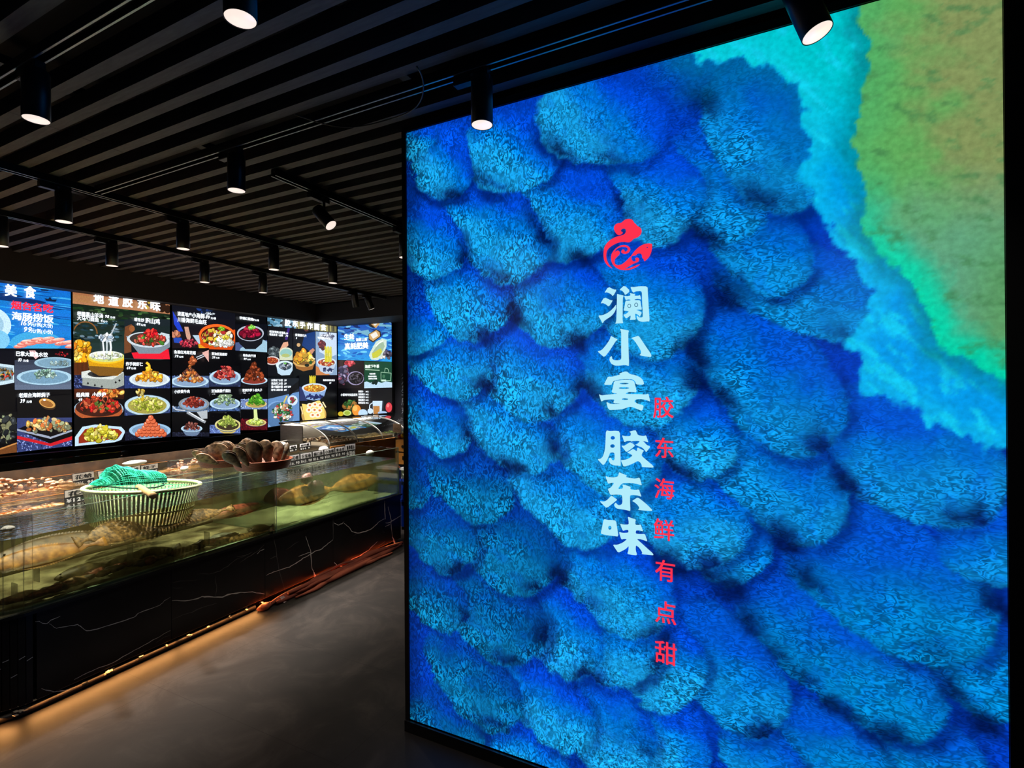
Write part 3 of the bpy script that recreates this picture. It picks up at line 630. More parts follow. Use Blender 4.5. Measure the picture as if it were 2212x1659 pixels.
a.ell(-6, 735, 27, 22, (120, 190, 226)); a.ell(78, 740, 56, 24, (60, 160, 214))
for k in range(16):
    x = 44 + k * 7.4; a.ell(x, 748 - 10 * math.sin(k / 15 * PI) - (k % 3) * 3, 15, 4.2, (214, 112, 100), -.12); a.ell(x, 746.4 - 10 * math.sin(k / 15 * PI) - (k % 3) * 3, 13, 3, (248, 168, 150), -.12)
    a.ell(x - 3, 745.5 - 10 * math.sin(k / 15 * PI) - (k % 3) * 3, 8, 1, (255, 220, 206), -.12)
a.clip = [(-150, 756), (30, 756), (31, 832), (-150, 838)]; a.quad(*a.clip, (10, 12, 22)); a.poly([(-60, 800), (-10, 784), (34, 790), (34, 826), (-30, 838)], (190, 214, 226)); a.poly([(-50, 803), (-10, 790), (28, 795), (28, 820), (-20, 828)], (120, 140, 150)); a.blobs(8, 808, 20, 12, [(60, 50, 30), (200, 160, 60), (120, 90, 50), (30, 30, 24), (200, 60, 40)], 50, 2)
a.clip = [(31.5, 756), (153, 756), (154, 841), (32, 842)]; a.quad(*a.clip, (30, 34, 48), (96, 110, 134), 8)
a.poly([(32, 756), (153, 756), (153, 776), (32, 778)], (10, 10, 16)); a.blobs(133, 765, 14, 5, [(180, 30, 40), (120, 20, 30)], 12, 1.6)
a.poly([(62, 757), (70, 768), (77, 776), (84, 770), (76, 757)], (214, 170, 170))
a.plate(118, 784, 44, 12, (150, 186, 204), (118, 154, 176)); a.blobs(126, 785, 24, 5, [(150, 176, 176), (110, 136, 140)], 26, 2)
a.plate(96, 815, 60, 17, (164, 200, 220), (112, 150, 176)); a.blobs(98, 812, 26, 8, [(170, 204, 190), (110, 150, 130), (190, 220, 210), (80, 110, 100)], 60, 2.2, mound=10)
a.clip = [(-150, 880), (36, 890), (36.5, 977), (-150, 1000)]; a.quad(*a.clip, (8, 8, 12)); a.blobs(14, 925, 24, 30, [(26, 30, 34), (60, 66, 70), (110, 120, 90), (16, 18, 22), (150, 150, 110)], 70, 5); a.poly([(-20, 978), (36, 960), (37, 980), (-20, 998)], (110, 66, 34)); a.strokes([(-20, 974), (0, 970), (37, 957)], 1.6, (190, 130, 70))
a.clip = [(37, 860), (155, 852), (156, 963), (37, 977)]; a.poly([(37, 900), (155, 890), (156, 963), (37, 977)], (52, 62, 110), False); a.poly([(37, 845), (155, 845), (156, 902), (37, 903)], (9, 9, 13), False)
for i in range(170):
    x = rr.uniform(37, 156); y = rr.uniform(940, 977); a.ell(x, y, 2.4, 1, rr.choice([(24, 28, 70), (110, 126, 190), (150, 165, 220)]), rr.uniform(0, 3), 6)
a.poly([(36, 928), (72, 912), (156, 912), (156, 948), (108, 958)], (14, 12, 16)); a.poly([(37, 941), (108, 958), (156, 942), (156, 950), (110, 964), (37, 948)], (196, 30, 40))
a.poly([(36, 926), (106, 942), (108, 944), (156, 928), (156, 932), (109, 948), (36, 930)], (150, 160, 180))
a.blobs(102, 923, 48, 13, [(196, 150, 70), (214, 190, 130), (150, 156, 120), (220, 120, 60), (120, 126, 100), (232, 206, 150)], 110, 3.4, mound=12)
a.strokes([(104, 898), (101, 908), (99, 920)], 1.6, (200, 120, 60)); a.ell(104, 875, 17, 10, (60, 40, 24), .25); a.ell(102, 871, 18, 9.5, (206, 156, 84), .3); a.ell(101, 872, 14, 6.5, (150, 96, 44), .3); a.ell(96, 864, 3, 2, (235, 240, 245))
a.clip = None; a.build('picture', s1, SCR)
t = Art(0, XS - .0, 1); t.k = 900; t.vp = VPX
t.tex('美', 10, 636, 27, off=.035, wf=1.0); t.tex('食', 52, 640, 27, off=.035, wf=.95)
t.tex('烟台名吃', 24, 665.5, 19, (255, 40, 60), wf=1.2, off=.035); t.tex('海肠捞饭', 25, 689, 19, wf=1.2, off=.03)
t.tex('169', 42, 702, 15, it=.2, off=.02, wf=1.1); t.tex('元/例(大份)', 66, 704, 10.5, wf=.9, off=.02); t.tex('99', 50, 716, 15, it=.2, off=.02, wf=1.1); t.tex('元/例(小份)', 66, 718, 10.5, wf=.9, off=.02)
t.tex('巴掌大鲅鱼水饺', 34, 768, 11, wf=.9); t.tex('10', 38, 780.5, 10, it=.2); t.tex('元/盘', 50, 781, 5.5)
t.tex('老烟台海鲜焖子', 40.5, 858, 10.5, wf=.92); t.tex('39', 43, 870, 11, it=.2); t.tex('元/例', 57, 870, 5.5)
t.build('lettering', s1, TXM)

# --- board 2
c2 = [(157, 625.3), (366.5, 653.2), (368.5, 944.2), (161, 964.6)]
s2 = screen('menu board with tan header band, yellow soup pot on stove and four plates below', c2 + [(0, XS)]); housing(s2, c2, 0, XS, 1)
a = Art(0, XS, 1); a.vp = VPX; a.poly(c2, (6, 6, 9), False)
a.quad((157, 625.3), (366.5, 653.2), (366.8, 679), (157, 655.5), (150, 100, 60), (176, 122, 80), 6, 4)
a.clip = [(157, 625.3), (366.5, 653.2), (366.8, 679), (157, 655.5)]
for x, y, r_ in ((300, 648, 6), (325, 652, 11), (338, 660, 9), (350, 664, 11), (362, 668, 9), (312, 642, 7), (285, 640, 4)): a.ell(x, y, r_ * .8, r_, (44, 26, 16)); 
for x, y in ((322, 652), (330, 660), (318, 664), (338, 654)): a.ell(x, y, 3.4, 4.2, (190, 160, 40))
a.clip = [(157, 656), (366.8, 679.5), (367.5, 775), (268, 836), (160, 838)]
a.quad((157, 655), (367, 679), (367, 775), (160, 800), (20, 34, 22), (40, 60, 62), 10, 3)
for i in range(190):
    x = rr.uniform(157, 366); y = rr.uniform(664, 735); g = rr.uniform(.4, 1.2)
    c = rr.choice([(30, 60, 30), (60, 96, 50), (16, 34, 20), (90, 120, 80)] if y < 692 else [(30, 60, 70), (60, 100, 120), (16, 34, 36), (130, 160, 176)])
    a.ell(x, y, rr.uniform(3, 9), rr.uniform(.8, 3), [v * g for v in c], .1, 8)
a.clip = [(160, 690), (267.6, 700), (268, 840), (160, 842)]
a.strokes([(158 + 26 * (1 - math.cos(k / 10 * PI)), 735 - 14 - 26 * math.sin(k / 10 * PI)) for k in range(11)], 1.3, (130, 84, 40))
a.blobs(172, 762, 22, 24, [(250, 180, 30), (236, 150, 20), (255, 210, 90), (200, 110, 20)], 90, 4.6); a.poly([(158, 784), (190, 782), (192, 808), (158, 812)], (96, 48, 22))
for k in range(12): a.strokes([(159 + k * 2.8, 784), (159 + k * 2.8, 808)], .5, (50, 24, 12))
a.poly([(158, 810), (268, 806), (268, 842), (158, 842)], (30, 36, 66))
for i in range(70): a.ell(rr.uniform(158, 180), rr.uniform(812, 840), 2.2, .9, rr.choice([(90, 110, 180), (20, 24, 60)]), rr.uniform(0, 3), 6)
a.poly([(178, 806), (228, 800), (268, 806), (268, 832), (246, 841), (178, 832)], (150, 158, 152)); a.poly([(176, 803), (215, 796), (268, 804), (243, 820), (176, 816)], (206, 212, 206))
a.ell(215, 808, 26, 7, (50, 50, 50)); a.ell(225, 808, 26, 6, (28, 28, 30))
for x, y in ((190, 828), (205, 832), (220, 835), (250, 826), (258, 822)): a.poly([(x, y - 3), (x + 2.5, y), (x, y + 3), (x - 2.5, y)], (24, 24, 26))
a.poly([(187, 764), (269, 768), (266, 800), (254, 812), (214, 812), (194, 800)], (208, 150, 20)); a.poly([(190, 790), (268, 795), (262, 806), (250, 812), (214, 812), (196, 802)], (120, 82, 30))
a.ell(229, 772, 41, 14, (236, 190, 40)); a.ell(230, 770, 39, 12, (200, 206, 120)); a.ell(229, 767, 36, 9, (232, 240, 230)); a.blobs(229, 768, 32, 7, [(240, 246, 240), (190, 206, 170), (220, 224, 180)], 40, 2.4)
a.strokes([(256, 688), (240, 722)], 1.6, (170, 180, 186)); a.blobs(230, 730, 15, 8, [(236, 244, 248), (190, 206, 220), (150, 170, 190)], 44, 2.6); a.strokes([(222, 736), (224, 756), (223, 764)], 1.6, (232, 242, 248)); a.strokes([(238, 736), (240, 752), (237, 766)], 2, (232, 242, 248)); a.strokes([(231, 734), (231, 764)], 1.3, (220, 232, 240))
a.clip = [(268.5, 690), (366.8, 690), (367.5, 776.5), (268.5, 774)]
a.quad((268.5, 690), (366.8, 690), (367.5, 776.5), (268.5, 774), (26, 40, 40), (16, 18, 22), 6, 3)
a.poly([(268, 730), (270, 706), (284, 700), (292, 712), (282, 722), (284, 760), (268, 764)], (110, 66, 40)); a.ell(285, 710, 6, 7, (150, 90, 50))
a.poly([(284, 762), (364, 754), (367, 776), (290, 776)], (226, 30, 50)); a.poly([(272, 726), (284, 744), (300, 764), (345, 764), (367, 750), (367, 726)], (120, 134, 146)); a.ell(320, 734, 46, 17, (196, 208, 216), .05); a.ell(320, 733, 40, 14, (60, 50, 46), .05)
a.poly([(345, 722), (348, 718), (366, 722), (366, 730), (352, 732)], (190, 204, 212)); a.blobs(325, 736, 32, 11, [(180, 50, 40), (210, 70, 60), (120, 60, 40), (60, 110, 40), (230, 120, 90)], 90, 3, mound=10); a.blobs(326, 720, 13, 9, [(226, 30, 40), (240, 60, 50), (180, 20, 30)], 44, 2.4)
def cell(c, base=(7, 7, 10), cloth=None, cy=None):
    a.clip = c; a.poly(c, base, False)
    if cloth:
        x0 = min(p[0] for p in c); x1 = max(p[0] for p in c); y1 = max(p[1] for p in c)
        a.poly([(x0, cy), (x1, cy), (x1, y1), (x0, y1)], cloth, False)
        for i in range(60): a.ell(rr.uniform(x0, x1), rr.uniform(cy, y1), 1.8, .7, rr.choice([[v * 1.8 for v in cloth], [v * .4 for v in cloth]]), rr.uniform(0, 3), 5)
SHRIMP = [(250, 180, 40), (255, 206, 90), (226, 140, 30), (240, 160, 50)]
cell([(268.5, 776), (367.5, 778), (367.8, 838.5), (268.8, 839)], cloth=(40, 56, 110), cy=812); a.dish(323, 820, 44, 16, SHRIMP, 80, 2.9, mound=16, rim=(210, 224, 232), inner=(190, 200, 206)); a.strokes([(316, 800), (323, 797), (322, 788), (316, 783)], 2.6, (250, 196, 50))
cell([(160.5, 840), (268.5, 840), (268.6, 898), (160.6, 904)]); a.quad((160, 840), (268, 840), (268, 862), (160, 862), (90, 40, 20), (40, 16, 10), 5); a.blobs(240, 850, 26, 9, [(230, 130, 50), (250, 190, 90), (160, 60, 20)], 30, 3.5)
a.ell(213, 884, 54, 24, (150, 180, 200)); a.ell(213, 887, 52, 22, (170, 84, 44)); a.ell(213, 880, 50, 20, (60, 26, 18)); a.blobs(214, 878, 42, 15, [(190, 70, 40), (150, 50, 30), (220, 110, 70), (50, 24, 16), (210, 30, 30), (90, 120, 50)], 130, 3, mound=14)
cell([(269, 840), (367.8, 840), (368, 892), (269, 898)], cloth=(50, 66, 110), cy=874); a.dish(318, 876, 49, 22, [(176, 186, 60), (200, 200, 90), (150, 160, 40), (220, 206, 120)], 80, 2.5, mound=6, rim=(180, 206, 220), inner=(158, 150, 70), fill=.72); a.strokes([(306, 846), (309, 858), (306, 866)], 3, (200, 170, 40)); a.blobs(304, 847, 9, 6, [(196, 160, 60), (230, 210, 120), (140, 100, 40)], 16, 2.6)
cell([(160.6, 905), (269, 899), (270, 953), (161, 964)]); a.poly([(162, 944), (178, 922), (206, 917), (262, 922), (271, 932), (262, 950), (240, 958), (162, 965)], (186, 214, 232)); a.poly([(170, 945), (184, 927), (208, 923), (256, 927), (264, 934), (254, 948), (170, 958)], (140, 44, 24)); a.blobs(215, 941, 38, 12, [(206, 190, 50), (226, 206, 90), (180, 170, 40), (240, 220, 120)], 90, 3.6, mound=12)
cell([(269.5, 899), (368, 893), (368.5, 943), (270.5, 952)], cloth=(24, 26, 44), cy=932); a.dish(324, 930, 45, 16, [(200, 90, 50)], 4, 2, rim=(150, 186, 216), inner=(120, 150, 180), deep=12, side=(140, 170, 200))
for r_i, (n_, yy) in enumerate(((7, 938), (6, 932), (4, 925), (3, 917), (2, 910), (1, 903))):
    for k in range(n_): x = 326 + (k - (n_ - 1) / 2) * 9.4; a.ell(x, yy, 6.4, 6.2, (140, 50, 26), 0, 14); a.ell(x - .6, yy - .8, 5.6, 5.4, (212, 104, 66), 0, 14); a.ell(x - 2, yy - 3, 1.8, 1.3, (250, 190, 160), 0, 8)
a.clip = None; a.build('picture', s2, SCR)
t = Art(0, XS, 1); t.k = 1400; t.vp = VPX
for ch, x, y in (('地', 202, 652.5), ('道', 234, 657.5), ('胶', 264.5, 660), ('东', 296, 664), ('味', 324, 668)): t.tex(ch, x, y, 23, off=.04, wf=.98)
t.tex('栖霞黑山羊汤', 166.5, 681, 10.5, wf=.9); t.tex('98', 226.5, 686, 9, it=.2); t.tex('元/例', 238, 687, 5); t.tex('大马勺面鱼', 166.5, 690.5, 11, wf=.86); t.tex('4', 217, 695.5, 9, it=.2); t.tex('元/个', 222, 696, 5)
t.tex('崂东炒', 290, 693, 8.5, wf=.85); t.tex('跑山鸡', 314, 697, 12.5, wf=.85); t.tex('89', 295, 702.5, 8, it=.2); t.tex('元/例', 304, 703.5, 5)
t.tex('炸手剥虾仁', 272, 789, 8.6, wf=.86); t.tex('69', 273.5, 797.5, 8, it=.2); t.tex('元/例', 283, 797.5, 5)
t.tex('经典辣', 164.5, 857, 10.5, wf=.9); t.tex('小炒肉', 199, 857, 11.5, wf=.88); t.tex('49', 169, 866.5, 8.5, it=.2); t.tex('元/例', 180, 866.5, 5)
t.tex('胶东', 323, 853, 7.5, wf=.85); t.tex('炖大菜', 337, 853.5, 10.5, wf=.85); t.tex('59', 344, 861, 7, it=.2); t.tex('元/例', 352, 861, 4.5)
t.tex('大白菜炒虾', 165, 917.5, 9.6, wf=.88); t.tex('69', 166, 928, 9, it=.2); t.tex('元/例', 178, 928, 5.5)
t.tex('老屋山煎鲅肉', 275.5, 908, 8.6, wf=.82); t.tex('59', 276.5, 917.5, 8.5, it=.2); t.tex('元/例', 287, 917.5, 5)
t.build('lettering', s2, TXM)

# --- board 3
c3 = [(371.5, 653.9), (576, 681.4), (577, 925.4), (371.5, 944.2)]
s3 = screen('black menu board with nine dishes and a big orange hotpot at its top', c3 + [(0, XS)]); housing(s3, c3, 0, XS, 1)
a = Art(0, XS, 1); a.vp = VPX; a.poly(c3, (6, 6, 9), False)
a.clip = [(371.5, 656), (508, 676), (508, 756), (372, 752)]
a.quad((371.5, 656), (508, 676), (508, 756), (372, 752), (12, 14, 24), (30, 22, 26), 5); a.blobs(446, 668, 16, 8, [(30, 60, 130), (20, 34, 60)], 30, 3); a.blobs(452, 678, 10, 3, [(180, 190, 200)], 14, 1.6)
a.poly([(373, 672), (384, 690), (396, 716), (386, 716), (376, 700)], (30, 60, 190)); a.poly([(374, 726), (392, 730), (396, 742), (376, 740)], (36, 70, 170)); a.blobs(380, 722, 8, 7, [(200, 130, 100), (170, 96, 70)], 14, 3)
a.poly([(398, 706), (407, 706), (412, 728), (408, 742), (402, 726)], (196, 150, 130)); a.blobs(408, 742, 18, 8, [(180, 40, 60), (130, 30, 50), (226, 90, 100), (60, 20, 30)], 70, 1.8)
a.poly([(416, 724), (432, 724), (448, 750), (430, 744)], (170, 196, 214)); a.poly([(428, 744), (442, 738), (452, 752), (430, 753)], (220, 150, 30))
a.poly([(429, 720), (433, 744), (452, 757), (500, 757), (508, 740), (508, 712)], (206, 74, 20)); a.ell(469, 724, 39, 24, (240, 100, 34), .05); a.ell(470, 727, 36, 21, (70, 20, 14), .05)
a.blobs(470, 729, 31, 17, [(214, 160, 60), (236, 230, 210), (160, 40, 40), (226, 200, 60), (120, 160, 40), (240, 220, 180)], 120, 3); a.blobs(488, 742, 14, 8, [(240, 240, 236), (220, 220, 210)], 26, 3); a.blobs(478, 710, 7, 3, [(110, 180, 40)], 10, 2)
a.clip = [(508.5, 700), (577, 700), (577, 761), (508.5, 757)]; a.quad(*a.clip, (10, 12, 20)); a.poly([(508, 740), (577, 735), (577, 762), (508, 760)], (70, 86, 130)); a.poly([(520, 752), (560, 730), (577, 738), (577, 762), (516, 762)], (150, 186, 206))
a.poly([(513, 722), (517, 742), (530, 754), (552, 754), (566, 742), (570, 722)], (20, 22, 28)); a.ell(541, 720, 29, 17, (170, 180, 196)); a.ell(541, 721, 26, 14.5, (30, 18, 24)); a.blobs(541, 720, 19, 10, [(150, 16, 50), (190, 40, 70), (110, 10, 36)], 60, 3.2, mound=8); a.blobs(544, 708, 6, 4, [(110, 200, 60), (150, 220, 90)], 14, 2)
ROW = [
 ((371.8, 752, 451.5, 837), (410, 824, 41, 13, [(200, 110, 50), (160, 80, 40), (100, 60, 50), (230, 190, 160), (210, 140, 70)], 100, 2.8, 24), (70, 90, 130), 812),
 ((452, 790, 520, 835), (486, 815, 34, 16, [(176, 50, 50), (206, 80, 70), (130, 30, 34), (230, 130, 110)], 110, 2.6, 22), (40, 50, 80), 806),
 ((521, 778, 577.5, 836), (549, 822, 29, 9, [(120, 50, 24), (90, 36, 20), (160, 70, 36)], 90, 2.8, 34), (20, 16, 20), 828),
 ((371.8, 852, 452, 890), (419, 873, 33, 15, [(150, 50, 40), (186, 80, 60), (110, 36, 30)], 100, 2.1, 8), (70, 90, 120), 878),
 ((453, 852, 519, 888), (486, 872, 33, 13, [(130, 160, 120), (160, 186, 150), (90, 120, 90)], 90, 2.1, 24), (60, 84, 130), 880),
 ((520, 850, 577.5, 884), (553, 873, 23, 8, [(90, 170, 40), (130, 200, 60), (60, 130, 30)], 70, 2.6, 20), (110, 130, 180), 862),
 ((371.8, 893, 452, 943), (414, 926, 23, 8, [(120, 60, 50), (150, 90, 80), (80, 40, 36)], 50, 2.2, 12), (24, 26, 40), 934),
 ((453, 892, 519, 936), (492, 918, 28, 14, [(170, 190, 80), (130, 150, 60), (200, 206, 110)], 90, 2.0, 14), (90, 110, 170), 918),
 ((520, 886, 577.5, 929), (553, 913, 22, 8, [(200, 224, 100), (180, 206, 80), (220, 236, 150)], 70, 2.6, 4), (80, 16, 24), 905)]
for (x0, y0, x1, y1), (dx, dy, rx, ry, cols, n_, sz, md), cl, cy_ in ROW:
    sl_ = lambda x, y: y + (828 - y) / (1670 - x) * 0
    cell([(x0, y0), (x1, y0), (x1, y1), (x0, y1)], cloth=cl, cy=cy_)
    dp = 12 if (dx, dy) in ((414, 926), (492, 918), (419, 873)) else 0
    a.dish(dx, dy, rx, ry, cols, n_, sz, mound=md, deep=dp, rim={553: (214, 190, 120), 492: (206, 196, 130), 419: (130, 136, 140)}.get(dx, (180, 208, 226)), inner={492: (60, 50, 36), 553: (170, 150, 80), 549: (130, 50, 40)}.get(dx, (130, 156, 186)), side=(190, 170, 100) if dx == 492 else (100, 120, 150))
a.clip = [(371.8, 752), (452, 752), (452, 800), (371.8, 800)]; a.strokes([(444, 764), (424, 772)], 1, (190, 196, 206)); a.strokes([(444, 768), (426, 776)], 1, (190, 196, 206)); a.poly([(436, 762), (451, 756), (451, 782), (444, 772)], (220, 170, 160)); a.blobs(414, 780, 8, 7, [(190, 100, 60), (160, 76, 40)], 20, 3)
a.clip = [(371.8, 852), (452, 852), (452, 930), (371.8, 930)]; a.strokes([(373, 877), (380, 885), (400, 887)], 1.2, (190, 196, 206)); a.strokes([(404, 890), (432, 906), (444, 912)], 3, (150, 156, 164)); a.strokes([(408, 890), (440, 909)], 1, (230, 236, 240)); a.poly([(425, 890), (448, 886), (448, 904), (436, 905)], (170, 178, 184))
a.clip = [(520, 880), (577, 880), (577, 929), (520, 929)]; a.poly([(548, 884), (555, 884), (557, 908), (549, 908)], (206, 222, 150))
a.clip = None; a.build('picture', s3, SCR)
t = Art(0, XS, 1); t.k = 1500; t.vp = VPX
t.tex('清蒸地产', 383, 681, 10, wf=.8); t.tex('小海鲜', 414.5, 685, 12, wf=.78); t.tex('89', 443.5, 687.5, 9.5, it=.2); t.tex('元/例', 455, 689, 5.5); t.tex('川香海鲜毛血旺', 383.5, 694, 11, wf=.82)
t.tex('砂锅红烧肉', 517.5, 689, 7, wf=.85); t.tex('89', 543, 692.5, 6.5, it=.2); t.tex('元/例', 550, 693, 4.5)
for st, pr, x, y, h in (('鱼香红鸡鸳花蛎', '79', 376, 763, 8), ('葱油低温原虾', '59', 457, 766.5, 6.8), ('特色肉干排', '99', 525, 770, 6.6), ('小炒黄牛肉', '69', 376.5, 849, 8), ('豆油脆脆千层肚', '69', 456.5, 847.5, 7.2), ('蜜家炸萝卜金丸子', '39', 523.5, 845.5, 6.4), ('手抓排骨', '69', 379, 904.5, 8), ('妈妈腌芽菜', '29', 460, 899.5, 7.2), ('芝士焗南瓜', '49', 524, 894.5, 6.6)):
    t.tex(st, x, y, h, wf=.84); t.tex(pr, x + 1, y + h * 1.12, h, it=.2); t.tex('元/例', x + 1 + h * 1.2, y + h * 1.15, h * .55)
t.build('lettering', s3, TXM)

# --- board 4
c4 = [(577.6, 675), (727, 695), (728.6, 899.5), (578.6, 925.3)]
s4 = screen('menu board with pebble header, bread basket, noodles and steamed buns next to the corner', c4 + [(0, XS)]); housing(s4, c4, 0, XS, 1)
a = Art(0, XS, 1); a.vp = VPX; a.poly(c4, (6, 6, 9), False)
hd = [(577.6, 675), (727, 695), (727, 718.5), (577.8, 703.5)]; a.clip = hd; a.poly(hd, (34, 44, 50), False)
for i in range(90): a.ell(rr.uniform(577, 648), rr.uniform(676, 710), rr.uniform(3, 5), rr.uniform(2.4, 4), rr.choice([(110, 160, 190), (80, 130, 160), (140, 180, 200)]), rr.uniform(-.5, .5), 12)
a.poly([(640, 678), (727, 690), (727, 720), (640, 711)], (96, 92, 60), False)
for i in range(50): x = rr.uniform(640, 727); a.strokes([(x, rr.uniform(688, 700)), (x + 1, 716)], 1.2, rr.choice([(130, 124, 70), (70, 66, 46), (170, 160, 100)]))
a.clip = [(577.8, 704.5), (632, 709.5), (632, 812), (578, 812)]; a.quad((577, 704), (632, 709), (632, 812), (578, 812), (16, 14, 18), (14, 14, 20), 3); a.strokes([(624, 708), (618, 734)], 2.6, (60, 34, 120)); a.poly([(612, 740), (622, 738), (623, 746), (606, 762), (602, 760)], (214, 160, 130)); a.blobs(592, 760, 14, 8, [(60, 70, 76), (90, 100, 104)], 30, 3)
a.ell(588, 779, 16, 9.5, (210, 200, 200)); a.ell(588, 779, 13, 7, (150, 50, 30)); a.blobs(588, 778, 10, 5, [(200, 100, 50), (160, 60, 30)], 30, 1.8)
a.poly([(603, 765), (604, 778), (632, 778), (632, 764)], (200, 206, 176)); a.ell(618, 762, 15, 11.5, (206, 214, 190)); a.ell(618, 763, 13, 9.5, (140, 186, 180)); a.ell(617, 768, 9, 4, (170, 180, 110))
a.poly([(596, 785), (600, 806), (608, 811), (626, 810), (632, 800), (633, 788)], (180, 206, 224)); a.ell(615, 789, 19, 9.5, (206, 226, 238)); a.ell(616, 791, 14, 8, (60, 76, 90)); a.blobs(616, 791, 12, 6, [(200, 210, 220), (40, 46, 56), (120, 134, 150)], 40, 1.8); a.blobs(615, 786, 3, 2, [(110, 200, 80)], 6, 1.2)
a.clip = [(633, 709.8), (681, 714), (682, 812), (633, 812)]; a.quad((633, 709.8), (681, 714), (682, 812), (633, 812), (18, 14, 16), (10, 10, 12), 3); a.poly([(658, 722), (680, 716), (681, 752), (668, 758), (652, 746)], (16, 50, 110)); a.poly([(668, 758), (676, 752), (680, 756), (672, 768), (667, 768)], (190, 130, 100)); a.ell(645, 745, 4, 4, (200, 160, 110)); a.ell(662, 712, 5, 4, (90, 50, 36))
a.poly([(634, 780), (640, 796), (655, 802), (675, 798), (681, 780)], (150, 96, 44)); a.ell(657, 782, 24, 11, (206, 160, 90)); a.ell(657, 780, 21, 9, (130, 90, 40)); a.blobs(656, 775, 18, 9, [(244, 190, 50), (255, 214, 90), (224, 150, 40)], 50, 4, mound=10); a.ell(663, 789, 5, 3.6, (30, 34, 20)); a.ell(671, 783, 3.4, 4, (40, 80, 30)); a.strokes([(671, 770), (680, 776)], 1.4, (240, 220, 180))
a.clip = [(681.6, 716), (727.2, 719.6), (728, 810), (682.4, 812)]; a.poly(a.clip, (130, 156, 186), False); a.poly([(690, 716), (727, 719), (727, 766), (712, 772), (690, 760)], (190, 206, 226)); a.blobs(697, 745, 6, 10, [(90, 30, 30), (120, 44, 40)], 22, 3); a.blobs(708, 726, 16, 5, [(110, 110, 130), (220, 226, 236)], 24, 2.4); a.poly([(682, 790), (700, 800), (716, 812), (682, 812)], (190, 120, 70))
a.poly([(684, 782), (692, 802), (704, 808), (718, 806), (726, 784)], (180, 196, 216)); a.ell(705, 782, 21, 9.5, (196, 216, 236)); a.ell(705, 783, 18, 7.5, (150, 60, 30)); a.blobs(706, 784, 15, 5, [(236, 190, 140), (190, 80, 50), (220, 214, 190)], 40, 2); a.blobs(706, 798, 14, 4, [(50, 60, 100)], 16, 1.4)
for k in range(26): x = 702 + k * .55; a.strokes([(x + 1.2 * math.sin(k), 748 + (k % 4)), (x + 1.5 * math.sin(k * 2.1), 766), (x + math.sin(k), 782)], .6, rr.choice([(214, 206, 30), (190, 180, 20), (236, 226, 80)]))
a.clip = [(578.2, 817), (646, 817), (647, 912), (579, 923)]; a.quad((578, 817), (646, 817), (647, 912), (579, 923), (26, 28, 34), (36, 46, 66), 5, 2); a.poly([(579, 862), (646, 846), (647, 912), (579, 923)], (96, 136, 186)); a.ell(600, 912, 34, 46, (120, 160, 206)); a.ell(604, 898, 30, 30, (80, 116, 160)); a.ell(632, 865, 11, 11, (200, 216, 232), .3); a.blobs(632, 864, 6, 6, [(150, 50, 60), (90, 140, 80)], 18, 1.6); a.strokes([(620, 855), (613, 870)], 1.5, (214, 190, 90)); a.poly([(626, 838), (646, 822), (646, 838), (624, 856)], (16, 14, 16))
a.blobs(611, 890, 21, 18, [(40, 80, 50), (220, 226, 216), (190, 70, 70), (60, 120, 70), (240, 240, 230), (190, 150, 110)], 130, 2.4)
a.clip = [(646.5, 811), (727.5, 810), (728, 864), (647, 866)]; a.poly(a.clip, (6, 6, 9), False); a.poly([(646, 835), (664, 838), (664, 866), (646, 866)], (40, 50, 96), False)
for k in range(18): x = 669 + k * .75; a.strokes([(x, 811 + (k % 5)), (x + 1.5 * math.sin(k), 832)], .7, rr.choice([(214, 196, 50), (190, 170, 30)]))
a.poly([(653, 840), (662, 862), (676, 865), (690, 864), (700, 856), (705, 840)], (130, 160, 206)); a.blobs(680, 857, 18, 4, [(30, 40, 100)], 22, 1.8); a.ell(679, 838, 27, 10, (196, 216, 236)); a.ell(679, 839, 23, 8, (196, 110, 30)); a.blobs(679, 839, 19, 6, [(236, 170, 50), (250, 200, 90), (220, 130, 30)], 70, 1.9)
a.clip = [(647, 866.5), (728, 864.5), (728.5, 899.5), (648, 911)]; a.poly(a.clip, (6, 6, 9), False); a.ell(678, 896, 27, 26, (190, 150, 80)); a.poly([(652, 872), (664, 874), (690, 864), (700, 880), (702, 900), (690, 912), (660, 912), (655, 890)], (236, 206, 110)); 
for x, y in ((669, 876), (680, 874), (691, 876), (667, 886), (679, 886), (690, 887), (675, 897), (686, 897)): a.ell(x, y, 6.2, 5.4, (236, 226, 206)); a.ell(x + .5, y - .5, 2.6, 2.2, (206, 110, 50))
a.strokes([(650, 878), (654, 895)], 1.2, (240, 210, 150)); a.strokes([(697, 868), (704, 880)], 1.4, (240, 220, 170))
a.clip = None; a.build('picture', s4, SCR)
t = Art(0, XS, 1); t.k = 1300; t.vp = VPX
for ch, x, y in (('胶', 615, 702), ('东', 631.5, 704), ('手', 647, 706.5), ('作', 663, 708.5), ('面', 678, 710.5), ('食', 692.5, 712)): t.tex(ch, x, y, 15, off=.045, wf=.84)
t.tex('崂派家常炖头虾蔬菜', 582, 718, 5.6, wf=.68); t.tex('69', 616.5, 722, 5.5, it=.2); t.tex('崂派家常一品鲜', 582, 724, 5.4, wf=.78); t.tex('79', 616.5, 727.5, 5.5, it=.2); t.tex('鱼锅饼片片', 637.5, 725.5, 6.4, wf=.78); t.tex('5', 639, 732, 5.5, it=.2)
t.tex('地瓜面条鸡蛋汤', 686, 731, 5, wf=.8)
for st, pr, y in (('白菜肉丁水饺', '39', 823.5), ('黄瓜虾仁水饺', '39', 830.5), ('茴小海肠水饺', '89/139', 837.5), ('时令三鲜水饺', '89', 844.5)): t.tex(st, 586, y, 5.6, wf=.74); t.tex(pr, 613.5, y, 5.6, it=.2)
